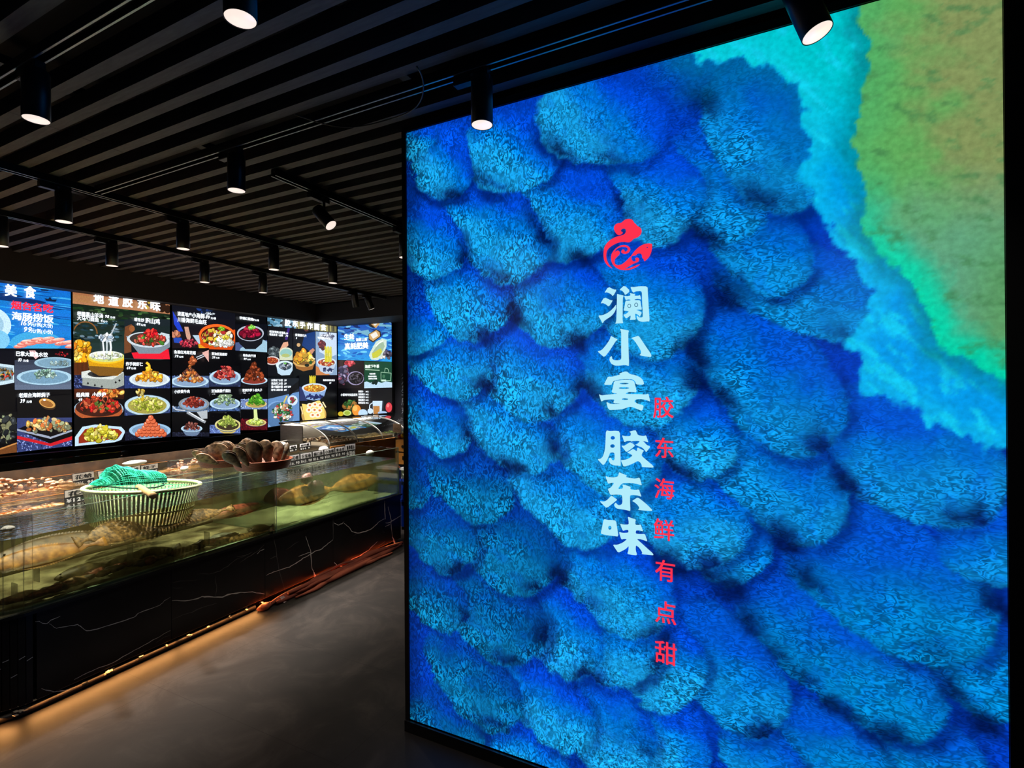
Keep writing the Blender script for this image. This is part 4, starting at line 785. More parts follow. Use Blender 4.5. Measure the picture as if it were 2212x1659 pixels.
t.tex('海鲜蛤蜊疙瘩汤', 697.5, 823, 4.6, wf=.8); t.tex('39', 711, 829, 4.6, it=.2); t.tex('糖酥饼', 710, 872.5, 5, wf=.85); t.tex('3', 717, 878, 4.6, it=.2)
t.build('lettering', s4, TXM)

# --- board 5 on the back wall
YS5 = YB + .01
c5 = [(729.5, 681.5), (845.6, 673), (847.2, 891.5), (730.3, 899.8)]
s5 = screen('menu board on the back wall with blue oyster picture, green card and fruit drinks', c5 + [(1, YS5)]); housing(s5, c5, 1, YS5, -1)
a = Art(1, YS5, -1); a.vp = VPY; a.poly(c5, (6, 6, 9), False)
q5 = [(729.5, 681.5), (845.6, 673), (846.2, 781.5), (730, 777)]; a.clip = q5
a.quad(*q5, (20, 60, 150), (40, 150, 220), 16, 8)
for i in range(170):
    x = rr.uniform(729, 846); y = rr.uniform(676, 780); k = (y - 676) / 104
    a.ell(x, y, rr.uniform(3, 12), rr.uniform(.8, 2.6), rr.choice([(16, 50, 130), (60, 130, 190), (12, 36, 96), (110, 170, 206)] if k < .45 else [(30, 120, 200), (70, 170, 226), (20, 90, 180), (110, 200, 236)]), rr.uniform(-.3, .5), 9)
for pts in ([(755, 690), (785, 688), (795, 700), (770, 696)], [(775, 716), (796, 712), (800, 728), (785, 722)], [(820, 700), (846, 702), (846, 706), (818, 705)], [(757, 718), (775, 716), (770, 722)]): a.poly(pts, (110, 166, 190))
a.poly([(815, 676), (834, 674), (832, 688), (828, 696), (822, 688)], (200, 214, 220)); a.ell(807, 696, 12, 12, (44, 34, 24), .4); a.poly([(800, 683), (816, 682), (820, 700), (812, 709), (797, 696)], (190, 150, 96)); a.poly([(803, 686), (814, 686), (816, 698), (810, 704), (801, 695)], (214, 214, 210))
a.poly([(796, 722), (812, 711), (822, 716), (824, 726), (806, 740), (796, 734)], (50, 36, 24)); a.poly([(797, 722), (813, 713), (820, 718), (821, 726), (806, 737), (798, 732)], (196, 156, 100)); a.poly([(800, 723), (812, 716), (817, 725), (806, 732)], (224, 220, 212))
a.poly([(800, 760), (812, 738), (826, 731), (835, 735), (835, 748), (828, 768), (816, 778), (802, 777), (797, 768)], (196, 214, 200)); a.poly([(804, 762), (816, 744), (828, 738), (831, 748), (822, 768), (808, 772)], (150, 176, 150)); a.poly([(803, 764), (822, 752), (826, 760), (816, 772), (805, 774)], (190, 190, 60)); a.strokes([(812, 748), (820, 740), (828, 736)], 1, (240, 246, 240)); a.blobs(838, 765, 8, 8, [(30, 30, 44), (120, 110, 130), (60, 60, 90)], 22, 2.6); a.blobs(827, 772, 4, 3, [(240, 236, 226)], 6, 2)
a.clip = [(730, 778), (786.5, 780.5), (786.8, 838.6), (730.2, 839)]; a.poly(a.clip, (20, 16, 20), False); a.poly([(730, 778), (742, 778), (742, 812), (730, 812)], (54, 34, 26)); a.blobs(756, 785, 9, 5, [(190, 40, 60), (220, 80, 90)], 22, 2.6); a.blobs(742, 810, 11, 20, [(90, 80, 110), (50, 44, 66), (130, 120, 150), (110, 60, 80)], 60, 3); a.ell(768, 817, 18, 15, (150, 140, 176)); a.ell(769, 817, 16, 13, (20, 20, 26)); a.blobs(769, 817, 13, 10, [(50, 46, 56), (90, 84, 96), (14, 14, 18)], 90, 1.3, el=3)
a.clip = [(787, 780.5), (846.2, 782.2), (847, 837), (786.8, 838.6)]; a.poly(a.clip, (14, 66, 46), False); a.poly([(786, 826), (792, 824), (800, 827), (812, 823), (824, 827), (834, 824), (847, 826), (847, 838), (786, 839)], (176, 206, 226)); a.blobs(808, 826, 7, 3, [(14, 40, 34)], 12, 2)
for l in ([(823, 804), (845, 806), (844, 822), (823, 822), (823, 804)], [(831, 803), (832, 795), (838, 797), (840, 804)]): a.strokes(l, .5, (160, 200, 170))
a.ell(829, 813, 3, 4, (60, 110, 80)); a.poly([(824, 820), (834, 820), (834, 824), (824, 824)], (190, 220, 200), False); a.poly([(789, 797), (820, 799), (820, 801), (789, 799.4)], (150, 186, 160), False)
a.clip = [(730.2, 840), (847, 838), (847.2, 891.5), (730.3, 899.8)]; a.blobs(754, 875, 14, 8, [(60, 110, 50), (40, 80, 36), (160, 110, 50)], 40, 3); a.ell(736, 894, 6, 5, (196, 170, 40)); a.ell(750, 892, 9, 6, (190, 206, 120)); a.ell(750, 892, 6, 4, (150, 170, 60)); a.ell(770, 886, 9.5, 12, (226, 140, 50)); a.ell(767, 882, 5, 6, (246, 180, 90)); a.ell(784, 893, 10, 9, (176, 206, 230)); a.poly([(805, 866), (826, 866), (824, 896), (806, 896)], (190, 214, 236)); a.poly([(806, 877), (820, 877), (820, 895), (807, 895)], (176, 120, 60)); a.strokes([(805, 870), (799, 874), (798, 882), (804, 886)], 1, (200, 220, 236)); a.ell(800, 888, 6, 6, (196, 216, 236)); a.ell(826, 892, 10, 4, (160, 186, 220)); a.ell(840, 880, 7, 10.5, (206, 60, 70)); a.ell(838, 876, 3, 4, (240, 120, 120))
a.clip = None; a.build('picture', s5, SCR)
t = Art(1, YS5, -1); t.k = 1000; t.vp = VPY
t.tex('生蚝', 743, 733, 13.5, wf=.82, off=.04); t.tex('海鲜上新', 768.5, 737, 7.5, wf=.83); t.tex('真蚝肥美', 744, 754, 15, wf=.86, off=.04)
t.tex('海底下午茶', 788, 795, 8, wf=.78, c=(230, 250, 235)); t.tex('特惠套餐', 798, 809, 3.6); t.tex('清爽美味甜品', 795, 814.5, 3.4); t.tex('新鲜每日现做', 796, 819.5, 3.4)
t.tex('小宴时令饮品系列', 736, 855, 6, wf=.75)
for i, st in enumerate(('鲜椰汁', '百香果汁', '鲜橙果汁', '西瓜果汁', '鲜榨豆浆')): t.tex(st, 774, 847.5 + i * 6.1, 4.8, wf=.76); t.tex('39元', 789.5, 847.5 + i * 6.1, 4, wf=.8)
t.build('lettering', s5, TXM)
# wall writing half hidden by the light panel
w5 = empty('wall_lettering', P(866, 880, 1, YB + .07), 'column of pale characters on dark back wall beside the light panel', 'lettering')
for ch, y in (('火', 818), ('公', 837), ('生', 853), ('居', 874), ('东', 893)):
    V, Fc, _ = flat_text(ch, 866.5, y, 17, .8, None, None, lambda p, q: tuple(P(p, q, 1, YB + .075)), -1120, 845, .0)
    me = bpy.data.meshes.new('character'); me.from_pydata(V, [], Fc); addo('character', me, mat('pale_paint', (150, 160, 178), .7), w5)

# ================================================================ TRACKS AND SPOTLIGHTS
def track(p, q, label):
    p = Vector(p); q = Vector(q); d = (q - p).normalized(); n = Vector((-d.y, d.x, 0)); e = empty('lighting_track', (p + q) / 2, label, 'light track', 'black ceiling light tracks')
    def bar(a0, a1, z0, z1, name, m):
        o = [p + n * a0, q + n * a0, q + n * a1, p + n * a1]
        MB().quadbox([Vector((v.x, v.y, z0)) for v in o] + [Vector((v.x, v.y, z1)) for v in o]).build(name, m, e)
    bar(-.018, -.012, 2.612, 2.648, 'side_rail', BLKM); bar(.012, .018, 2.612, 2.648, 'side_rail', BLKM); bar(-.0115, .0115, 2.632, 2.648, 'channel', BLK)
    bar(-.0185, -.0125, 2.6095, 2.6118, 'bright_edge', mat('pale_metal_edge', (170, 180, 184), .35, .5)); bar(.0125, .0185, 2.6095, 2.6118, 'bright_edge', mat('pale_metal_edge'))  # pale grey metal lines along the lower rail edges
    return e
XA, XB2, XC, YD, YE = -3.476, -4.42, -2.34, .85, 1.583
track((XA, -.8, 0), (XA, 5.2, 0), 'long black light track crossing the slats over the front of the fish tanks')
track((XB2, -.8, 0), (XB2, 5.2, 0), 'long black light track nearest the menu boards')
track((XC, 1.875, 0), (XC, 3.2, 0), 'short black light track carrying the tilted glowing spotlight')
track((-3.2, YD, 0), (1.9, YD, 0), 'black light track between the slats nearest the camera')
track((-3.43, YE, 0), (1.9, YE, 0), 'black light track between the slats just in front of the blue sign')
LENS = mat('lamp_glow', (255, 240, 225), .5, em=(255, 240, 222), es=9)
REFL = mat('lamp_reflector', (240, 232, 225), .35, .3, em=(255, 236, 224), es=1.0)
SPCOL = (1.0, .91, .8)
def spot(x, y, tdir, label, lens=2.415, R=.0385, Lb=.165, aim=None, power=1.0, on=True, back=False):
    """track spotlight; tdir = unit vector of its track"""
    e = empty('track_spotlight', (x, y, 2.60), label, 'spotlight', 'black cylinder track spotlights')
    t = Vector(tdir); n = Vector((-t.y, t.x, 0)); c = Vector((x, y, 0))
    def bx(a0, a1, b0, b1, z0, z1, name, m):
        o = [c + t * a0 + n * b0, c + t * a1 + n * b0, c + t * a1 + n * b1, c + t * a0 + n * b1]
        return MB().quadbox([Vector((v.x, v.y, z0)) for v in o] + [Vector((v.x, v.y, z1)) for v in o]).build(name, m, e, bevel=.002)
    bx(-.11, .03, -.016, .016, 2.574, 2.609, 'track_adapter', BLKM)
    MB().lathe([(.0001, 0), (.006, 0), (.006, .0015), (.0001, .0015)], c - n * .0165 - t * .03 + Vector((0, 0, 2.592)), 12, Matrix.Rotation(PI / 2, 3, Vector((t.x, t.y, 0)))).build('screw_cap', mat('grey_cap', (110, 110, 112), .5), e)
    MB().tube([c + Vector((0, 0, 2.5745)), c + Vector((0, 0, lens + Lb - (.0 if aim is None else .055)))], .008, 10).build('stem', BLKM, e)
    ax = Vector(aim).normalized() if aim else Vector((0, 0, -1))
    mid = c + Vector((0, 0, lens + Lb * .5)); q = Vector((0, 0, -1)).rotation_difference(ax).to_matrix()
    h = Lb / 2
    MB().lathe([(.004, h), (R * .93, h), (R, h - .004), (R, -h), (R - .002, -h), (R - .0022, -h + .022), (.0001, -h + .03)], mid, 36, q).build('lamp_body', BLKM, e, True)
    MB().lathe([(R - .0024, -h + .001), (R - .0026, -h + .010), (R * .62, -h + .0195), (R * .6, -h + .02)], mid, 32, q, closed=False).build('reflector', REFL if on else STEEL, e, True)
    MB().lathe([(.0001, -h + .0170), (R * .62, -h + .0170), (R * .62, -h + .0180), (.0001, -h + .0180)], mid, 24, q).build('lens', LENS if on else STEEL, e)
    if on:
        l = bpy.data.lights.new('spot_lamp', 'SPOT'); l.energy = SPOT_W * power; l.color = SPCOL; l.spot_size = math.radians(74); l.spot_blend = .8; l.shadow_soft_size = .03
        o = bpy.data.objects.new('spot_lamp', l); COL.objects.link(o); o.parent = e; o.matrix_parent_inverse = Matrix.Translation(-e.location)
        m = (Vector((0, 0, -1)).rotation_difference(ax)).to_matrix().to_4x4(); m.translation = mid + ax * (h + .004); o.matrix_basis = m
    return e
DX, DY = (1, 0, 0), (0, 1, 0)
spot(-2.234, YD, DX, 'large black spotlight at the left edge hanging close to the camera', power=.28)
spot(-1.177, YD, DX, 'large black spotlight cut by the top edge above the tank area', power=.28)
spot(-2.226, YE, DX, 'black spotlight in mid ceiling pointing straight down near the tilted lamp', power=.3)
spot(-.907, YE, DX, 'black spotlight overlapping the top left part of the blue sign', power=.28)
spot(.085, YE, DX, 'tilted black spotlight overlapping the green corner of the blue sign', aim=(.34, -.05, -1), power=.25)
spot(XC, 2.219, DY, 'tilted black spotlight glowing toward the camera under the short track', lens=2.42, Lb=.14, R=.036, aim=(.75, .15, -.85), power=.3)
spot(XC, 2.96, DY, 'black spotlight half hidden behind the upper left edge of the blue sign', power=1.2)
for y, s_ in ((1.441, 'first black spotlight from the left on the long track over the tanks'), (2.087, 'second black spotlight from the left on the long track over the tanks'), (2.785, 'third black spotlight from the left on the long track over the tanks'), (3.392, 'fourth black spotlight from the left on the long track over the tanks')):
    spot(XA, y, DY, s_, power=5.0)
for y, s_ in ((1.50, 'black spotlight at the very left edge just above the menu boards'), (2.127, 'second black spotlight from the left on the track nearest the menu boards'), (2.836, 'third black spotlight from the left on the track nearest the menu boards'), (3.415, 'fourth black spotlight from the left on the track nearest the menu boards')):
    spot(XB2, y, DY, s_, power=5.0)
spot(XB2, 4.66, DY, 'dim grey spotlight hanging left of its twin above the back wall board', lens=2.44, aim=(-.1, .35, -1), power=2)
spot(XB2, 4.90, DY, 'dim tilted grey spotlight hanging right of its twin above the back wall board', lens=2.44, aim=(.25, .35, -1), power=2)
MB().tube([Vector((-1.42 + .33 * math.cos(g), 1.40 + .30 * math.sin(g), 2.604 + .006 * math.sin(5 * g))) for g in [math.radians(12 + 150 * k / 30) for k in range(31)]], .0028, 8).build('cable_loop', BLKM, None, True)
setp(bpy.data.objects['cable_loop'], 'thin black cable loop lying against the ceiling slats in front of the sign', 'cable')

# ================================================================ COUNTER WITH FISH TANKS
ZM = .455            # top of the marble
VR = 2.80            # right end of the counter
ctr = empty('tank_counter', T(.9, 1.3, 0), 'long black marble counter with white veins and fluted rounded corner under the glass fish tanks', 'counter')
MARB = mat('black_marble', (22, 22, 24), .3, var=.25, vs=6)
VEIN = mat('white_vein', (226, 222, 216), .5)
VEIN2 = mat('grey_vein', (92, 90, 88), .5)
seams = [.012, .633, 1.268, 1.91, 2.568, VR]
panels = []
for a_, b_ in zip(seams[:-1], seams[1:]):
    panels.append(MB().cbox(0, .02, a_ + .001, b_ - .001, .05, ZM).build('marble_panel', MARB, ctr))
# fluted corner: strips round a quarter circle, then the end face
RC = .17
def cor(ang, r): return (RC - r * math.cos(ang), -r * math.sin(ang))     # (u, v) round the corner, ang 0..90 deg
nst = 10
for k in range(nst):
    m = MB(); a0 = (k + .06) / nst * PI / 2; a1 = (k + .94) / nst * PI / 2
    p0, p1, p2, p3 = cor(a0, RC), cor(a1, RC), cor(a1, RC - .02), cor(a0, RC - .02)
    m.quadbox([T(*p0, .05), T(*p1, .05), T(*p2, .05), T(*p3, .05), T(*p0, ZM), T(*p1, ZM), T(*p2, ZM), T(*p3, ZM)]); m.build('fluted_strip', MARB, ctr)
MB().cbox(RC, 1.85, -RC, -RC + .02, .05, ZM).build('end_panel', MARB, ctr)
MB().cbox(.07, 1.84, -.10, VR - .03, 0, ZM - .002).build('plinth', BLK, ctr)
# black trim under the glass
trimpts = [(0, VR)] + [(0, .0)] + [cor(a * PI / 2 / 8, RC) for a in range(1, 9)] + [(1.9, -RC)]
tm = MB(); o_ = [( -.012, VR + .01), (-.012, 0)] + [cor(a * PI / 2 / 8, RC + .012) for a in range(1, 9)] + [(1.9, -RC - .012)]
nn = len(trimpts)
for k in range(nn - 1):
    A0, A1, B0, B1 = o_[k], o_[k + 1], (trimpts[k][0] + .03, trimpts[k][1] + (.0 if k < 2 else .03)), (trimpts[k + 1][0] + .03, trimpts[k + 1][1] + (.0 if k < 1 else .03))
    if k + 1 == nn - 1: B1 = (1.9, -RC + .03)
    if k == 1: B0 = (.03, 0)
    tm.quadbox([T(*A0, ZM + .001), T(*A1, ZM + .001), T(*B1, ZM + .001), T(*B0, ZM + .001), T(*A0, ZM + .016), T(*A1, ZM + .016), T(*B1, ZM + .016), T(*B0, ZM + .016)])
tm.build('rim_trim', BLKM, ctr)
# veins traced on the marble front (picture units)
VS = [([(76,1343),(85,1342),(92,1346),(102,1347),(110,1340),(118,1336),(130,1331)],.9,0),([(107,1347),(116,1354),(121,1357),(145,1353),(168,1349),(176,1355),(187,1363),(210,1359),(260,1343),(290,1333),(300,1324),(330,1313),(345,1308),(355,1298),(368,1290)],1.1,0),
([(90,1488),(100,1491),(118,1494),(140,1492),(152,1487),(160,1484)],1.3,0),([(161,1468),(172,1462),(190,1453),(215,1442),(245,1431),(275,1413),(300,1400),(330,1383),(368,1362)],.9,0),([(338,1388),(352,1378),(368,1371)],.6,1),
([(372,1297),(400,1298),(425,1293),(437,1289),(452,1289),(480,1290),(492,1284),(520,1280),(545,1279),(571,1283)],1.8,0),([(373,1338),(395,1328),(415,1322),(440,1311),(468,1303)],1.0,1),([(465,1245),(468,1268),(466,1290)],.8,1),([(372,1259),(390,1255),(425,1253)],.7,1),([(374,1270),(395,1270)],.6,1),([(425,1240),(452,1240),(475,1233),(492,1223),(510,1208),(530,1201)],.8,1),([(518,1216),(530,1207),(545,1198),(560,1188),(571,1177)],1.0,1),([(512,1203),(530,1200),(545,1192)],.8,1),([(555,1197),(562,1190),(571,1186)],.8,0),
([(585,1152),(592,1165),(596,1185),(598,1202),(602,1228),(610,1255),(617,1280)],.8,1),([(583,1208),(598,1201)],.8,1),([(575,1243),(590,1236),(610,1229),(625,1225),(640,1216),(655,1206),(668,1199),(680,1191),(695,1186),(710,1173),(719,1166)],1.2,0),([(645,1202),(660,1196),(672,1192)],.8,0),([(660,1158),(667,1178),(671,1190),(672,1205),(673,1225),(678,1237),(680,1248)],1.0,0),([(678,1236),(681,1243),(683,1252)],2.0,0),([(618,1188),(632,1178),(645,1170)],.5,1),
([(719,1112),(720,1135),(720,1165)],.9,1),([(722,1130),(730,1134),(738,1132),(743,1127)],.8,0),([(743,1130),(755,1140),(760,1148),(772,1152),(790,1148),(805,1141),(818,1128),(830,1121)],1.1,0),([(722,1215),(728,1221),(738,1224),(750,1222)],1.3,0),([(752,1212),(765,1206),(780,1199),(796,1188),(815,1170)],.8,0),([(764,1158),(772,1150)],.6,1),
([(831,1078),(831,1100),(832,1122)],1.3,0),([(833,1130),(843,1128),(852,1122),(867,1113)],1.1,0),([(838,1095),(842,1110),(845,1125),(845,1140),(848,1160)],.9,0),([(848,1160),(851,1168),(853,1175)],2.2,0),([(832,1138),(843,1132)],.9,0),([(833,1150),(825,1148)],.6,1),([(818,1180),(826,1174),(833,1168)],.8,1)]
def ribbon(name, pts, wd, m, parent, proj, jit=.6, seed=1):
    r = random.Random(seed + int(pts[0][0])); V = []; Fc = []; dense = []
    for i in range(len(pts) - 1):
        for k in range(3):
            t = k / 3; dense.append((pts[i][0] + (pts[i + 1][0] - pts[i][0]) * t + r.uniform(-jit, jit), pts[i][1] + (pts[i + 1][1] - pts[i][1]) * t + r.uniform(-jit, jit)))
    dense.append(pts[-1])
    for i, (x, y) in enumerate(dense):
        w_ = wd * .5 * (.35 + .65 * math.sin(PI * (i + .6) / (len(dense) + .2))) * r.uniform(.6, 1.35)
        a, b = dense[max(0, i - 1)], dense[min(len(dense) - 1, i + 1)]; l = math.hypot(b[0] - a[0], b[1] - a[1]) + 1e-6
        nx, ny = -(b[1] - a[1]) / l * w_, (b[0] - a[0]) / l * w_
        V += [proj(x + nx, y + ny), proj(x - nx, y - ny)]
        if i: k = 2 * i; Fc.append((k - 2, k - 1, k + 1, k))
    me = bpy.data.meshes.new(name); me.from_pydata([tuple(v) for v in V], [], Fc); return addo(name, me, m, parent)
for pts, wd, dim in VS: ribbon('marble_vein', pts, wd * 1.45, VEIN2 if dim else VEIN, ctr, lambda x, y: F(x, y, -.0006))
# short vein pieces broken over the fluted strips
def corner_ribbon(x0, x1, y):
    ang0 = None
for k, (z, dz) in enumerate(((.246, .008), (.262, .008), (.19, .008), (.268, .006), (.235, .006), (.255, .006))):
    a0 = (k + .1) / nst * PI / 2; a1 = (k + .9) / nst * PI / 2; q0 = cor(a0, RC + .0008); q1 = cor(a1, RC + .0008)
    p0, p1 = Vector(q0), Vector(q1); chord = [T(*q0, z + dz), T(*q1, z), T(*q1, z + .003), T(*q0, z + dz + .003)]
    off = (CI * -.0012)
    me = bpy.data.meshes.new('marble_vein'); me.from_pydata([tuple(v + off) for v in chord], [], [(0, 1, 2, 3)]); addo('marble_vein', me, VEIN, ctr)
# warm light strip under the marble lip
strip = MB()
LED = mat('warm_led', (255, 200, 140), .5, em=(255, 150, 72), es=13)
strip.cbox(.0015, .016, .0, VR - .02, .0475, .0492)
for k in range(8):
    q0, q1, q2, q3 = cor(k / 8 * PI / 2, RC - .003), cor((k + 1) / 8 * PI / 2, RC - .003), cor((k + 1) / 8 * PI / 2, RC - .016), cor(k / 8 * PI / 2, RC - .016)
    strip.quadbox([T(*q0, .0475), T(*q1, .0475), T(*q2, .0475), T(*q3, .0475), T(*q0, .0492), T(*q1, .0492), T(*q2, .0492), T(*q3, .0492)])
strip.build('light_strip', mat('led_tape', (200, 180, 150), .6), ctr)
def led(v0, v1, pw, tilt=1.7):
    l = bpy.data.lights.new('led_tape_light', 'AREA'); l.shape = 'RECTANGLE'; l.size = v1 - v0; l.size_y = .010; l.spread = math.radians(150); l.energy = pw * (v1 - v0); l.color = (1, .44, .13)
    o = bpy.data.objects.new('led_tape_light', l); COL.objects.link(o); o.parent = ctr; o.matrix_parent_inverse = Matrix.Translation(-ctr.location)
    z = (CI * tilt + Vector((0, 0, 1))).normalized(); x = CD.copy(); y = z.cross(x)
    m = Matrix((x, y, z)).transposed().to_4x4(); m.translation = T(-.004, (v0 + v1) / 2, .045); o.matrix_basis = m
LEDW = 2.0
led(-.02, .66, LEDW); led(.68, 1.3, LEDW); led(1.3, 2.75, LEDW * .5)
lc_ = bpy.data.lights.new('led_tape_light', 'AREA'); lc_.shape = 'RECTANGLE'; lc_.size = .2; lc_.size_y = .01; lc_.energy = LEDW * .3; lc_.color = (1, .44, .13)
oc = bpy.data.objects.new('led_tape_light', lc_); COL.objects.link(oc); oc.parent = ctr; oc.matrix_parent_inverse = Matrix.Translation(-ctr.location)
_x = (CD * -.7 + CI * .7).normalized() * -1; _z = ((CI * .7 + CD * .7) * 1.7 + Vector((0, 0, 1))).normalized(); _m = Matrix((_x, _z.cross(_x), _z)).transposed().to_4x4(); _m.translation = T(.04, -.14, .045); oc.matrix_basis = _m
# pipe along the foot of the counter
pipe = empty('drain_pipe', T(.02, .6, .02), 'brown pipe with torn tape running along the foot of the marble counter', 'pipe')
PB = mat('dirty_brown_pipe', (62, 50, 40), .5, var=.4, vs=25)
pp = [T(.06, -.185, .017), T(.03, -.10, .017), T(.008, -.03, .017), T(.006, .05, .017), T(.006, .7, .017), T(.006, 1.19, .017)]
MB().tube(pp, .0155, 14).build('pipe_tube', PB, pipe, True)
MB().tube([T(.006, .19, .0175), T(.006, .215, .0175)], .017, 14).build('black_coupling', BLKM, pipe, True)
TAPE = mat('torn_cream_tape', (206, 186, 156), .8, var=.25, vs=60)
rt = random.Random(5)
def tape(v, n, w_):
    m = MB()
    for k in range(n):
        vv = v + rt.uniform(-w_, w_); a = rt.uniform(.2, 2.6); a2 = a + rt.uniform(.3, 1.0); wd = rt.uniform(.005, .016); sk = rt.uniform(-.012, .012); r_ = .0164 + rt.uniform(0, .006); P_ = []
        for t in range(5):
            g = a + (a2 - a) * t / 4; c0 = T(.005 - r_ * math.cos(g) * 1.0, vv + sk * t / 4, .018 + r_ * math.sin(g)); P_.append((c0, T(.005 - (r_ + .001) * math.cos(g), vv + wd + sk * t / 4, .018 + r_ * math.sin(g))))
        for t in range(4):
            b = len(m.v); m.v += [tuple(P_[t][0]), tuple(P_[t][1]), tuple(P_[t + 1][1]), tuple(P_[t + 1][0])]; m.f.append((b, b + 1, b + 2, b + 3))
    me = bpy.data.meshes.new('torn_tape'); me.from_pydata(m.v, [], m.f); addo('torn_tape', me, TAPE, pipe)
for v, n, w_ in ((-.045, 16, .03), (.30, 22, .028), (.46, 8, .014), (.60, 3, .006), (.72, 8, .014), (.84, 2, .004), (1.0, 8, .012), (1.12, 2, .004), (1.24, 6, .01)): tape(v, n, w_)
# red-brown cloth roll on the floor
CL = mat('rust_red_cloth', (150, 74, 54), .9, var=.35, vs=22, bump=.5, aniso=(.25, .25, 1))
cloth = empty('cloth_roll', T(-.06, 2.0, 0), 'long twisted rust red cloth lying on the floor against the counter', 'cloth')
def strand(u, z, v0, v1, r, ph, name='cloth_fold'):
    pts = []; rs = []
    for k in range(36):
        t = k / 35; v = v0 + (v1 - v0) * t
        pts.append(T(u + .018 * math.sin(ph + t * 7) + .006 * math.sin(ph * 3 + t * 23), v, max(z + .008 * math.sin(ph * 2 + t * 9), r * .55 + .002)))
        rs.append(r * (.5 + .5 * min(1, 5 * t, 5 * (1 - t))) * (.9 + .15 * math.sin(ph + t * 15)))
    return MB().tube(pts, rs, 10).build(name, CL, cloth, True)
for u, z, v0, v1, r, ph in ((-.055, .016, 1.24, 2.76, .026, 0), (-.085, .014, 1.30, 2.72, .024, 1.3), (-.03, .020, 1.36, 2.7, .023, 2.4), (-.06, .040, 1.4, 2.66, .024, 3.5), (-.105, .010, 1.42, 2.5, .017, 4.4), (-.038, .050, 1.5, 2.5, .012, 5.1), (-.08, .034, 1.34, 2.2, .012, 2.0)): strand(u, z, v0, v1, r, ph)
MB().lump(T(-.05, 1.23, .018), .05, .035, .018, 4, .8).build('crumpled_end', CL, cloth, True)
q = [F(604, 1290, -.075), F(613, 1287, -.075), F(621, 1297, -.08), F(614, 1303, -.085)]
MB().quadbox([v + Vector((0, 0, -.001)) for v in q] + [v + Vector((.002, -.001, .001)) for v in q]).build('cloth_tag', mat('pink_white_tag', (236, 206, 200), .7), cloth)

# ---------------------------------------------------------------- glass tanks
GE = mat('glass_edge_green', (120, 150, 136), .15, alpha=.45)
GL = glassy('clear_glass', (246, 249, 246), .55)
GSH = glassy('shelf_glass', (236, 242, 232), .3, murk=.10, mcol=(150, 160, 120))
WF = glassy('cloudy_water_side', (244, 236, 216), .25, murk=.44, mcol=(150, 128, 84))
WFR = glassy('green_water_side', (238, 240, 226), .25, murk=.42, mcol=(180, 192, 148))
WT = glassy('rippled_water_top', (238, 238, 228), .85, murk=.17, mcol=(90, 96, 80), bump=.35, bs=16, blend=.32)
ZW, ZG, ZB = .815, .914, .478
tank = empty('fish_tank', T(.3, .6, ZM + .016), 'deep front glass tank of murky yellow green water with flatfish at its rounded left end', 'fish tank')
tank2 = empty('fish_tank', T(.3, 2.1, ZM + .016), 'clearer green front glass tank at the right end of the counter', 'fish tank')
UD = .66
vd = 1.366
g = MB(); g.cbox(.0, .008, .001, vd - .004, ZM + .018, ZG); g.build('front_glass', GL, tank)
g = MB()
for k in range(8):
    q0, q1, q2, q3 = cor(k / 8 * PI / 2, RC), cor((k + 1) / 8 * PI / 2, RC), cor((k + 1) / 8 * PI / 2, RC - .008), cor(k / 8 * PI / 2, RC - .008)
    g.quadbox([T(*q0, ZM + .018), T(*q1, ZM + .018), T(*q2, ZM + .018), T(*q3, ZM + .018), T(*q0, ZG), T(*q1, ZG), T(*q2, ZG), T(*q3, ZG)])
g.build('curved_glass', GL, tank, True)
MB().cbox(RC, UD, -RC, -RC + .008, ZM + .018, ZG).build('end_glass', GL, tank)
MB().cbox(.0, .008, vd + .004, VR - .03, ZM + .018, ZG).build('front_glass', GL, tank2)
MB().cbox(.009, UD, VR - .04, VR - .032, ZM + .018, ZG).build('end_glass', GL, tank2)
MB().cbox(-.001, .0105, VR - .0315, VR - .026, ZM + .018, ZG).build('glass_edge', GE, tank2)
MB().cbox(-.001, UD, vd - .0035, vd + .0035, ZM + .018, ZG + .001).build('divider_glass', GE, tank2)
for tk, v0, v1 in ((tank, .0, vd - .005), (tank2, vd + .005, VR - .03)):
    MB().cbox(-.0005, .0085, v0, v1, ZG + .0002, ZG + .0022).build('glass_rim', mat('rim_glint', (130, 150, 130), .2, alpha=.8), tk)
BEDL = mat('tank_bed_murky', (118, 104, 66), .8, var=.5, vs=7, c2=(190, 184, 146))
BEDR = mat('tank_bed_pale', (168, 178, 136), .8, var=.25, vs=5)
BK = mat('tank_back_olive', (104, 92, 56), .8, var=.35, vs=4)
BKR = mat('tank_back_green', (122, 128, 100), .8, var=.3, vs=4)
MB().cbox(.0095, UD, -.15, vd - .006, ZM + .0165, ZB).build('tank_bed', BEDL, tank)
MB().cbox(.0095, UD, vd + .006, VR - .045, ZM + .0165, ZB).build('tank_bed', BEDR, tank2)
MB().cbox(UD, UD + .008, -RC + .01, vd - .006, ZB, ZG - .006).build('back_pane', GL, tank)
MB().cbox(UD, UD + .008, vd + .006, VR - .045, ZB, ZG - .006).build('back_pane', GL, tank2)
MB().cbox(UD + .009, UD + .012, -RC + .01, vd - .006, ZB, ZW - .01).build('backing', BK, tank)
MB().cbox(UD + .009, UD + .012, vd + .006, VR - .045, ZB, ZW - .01).build('backing', BKR, tank2)
TEAL = mat('pale_teal_light_tone', (176, 214, 196), .5)  # light along the foot of the glass, put in as pale strips
MB().cbox(.0095, .034, .0, vd - .006, ZB + .0003, ZB + .010).build('painted_light_band', TEAL, tank)
mf = MB()
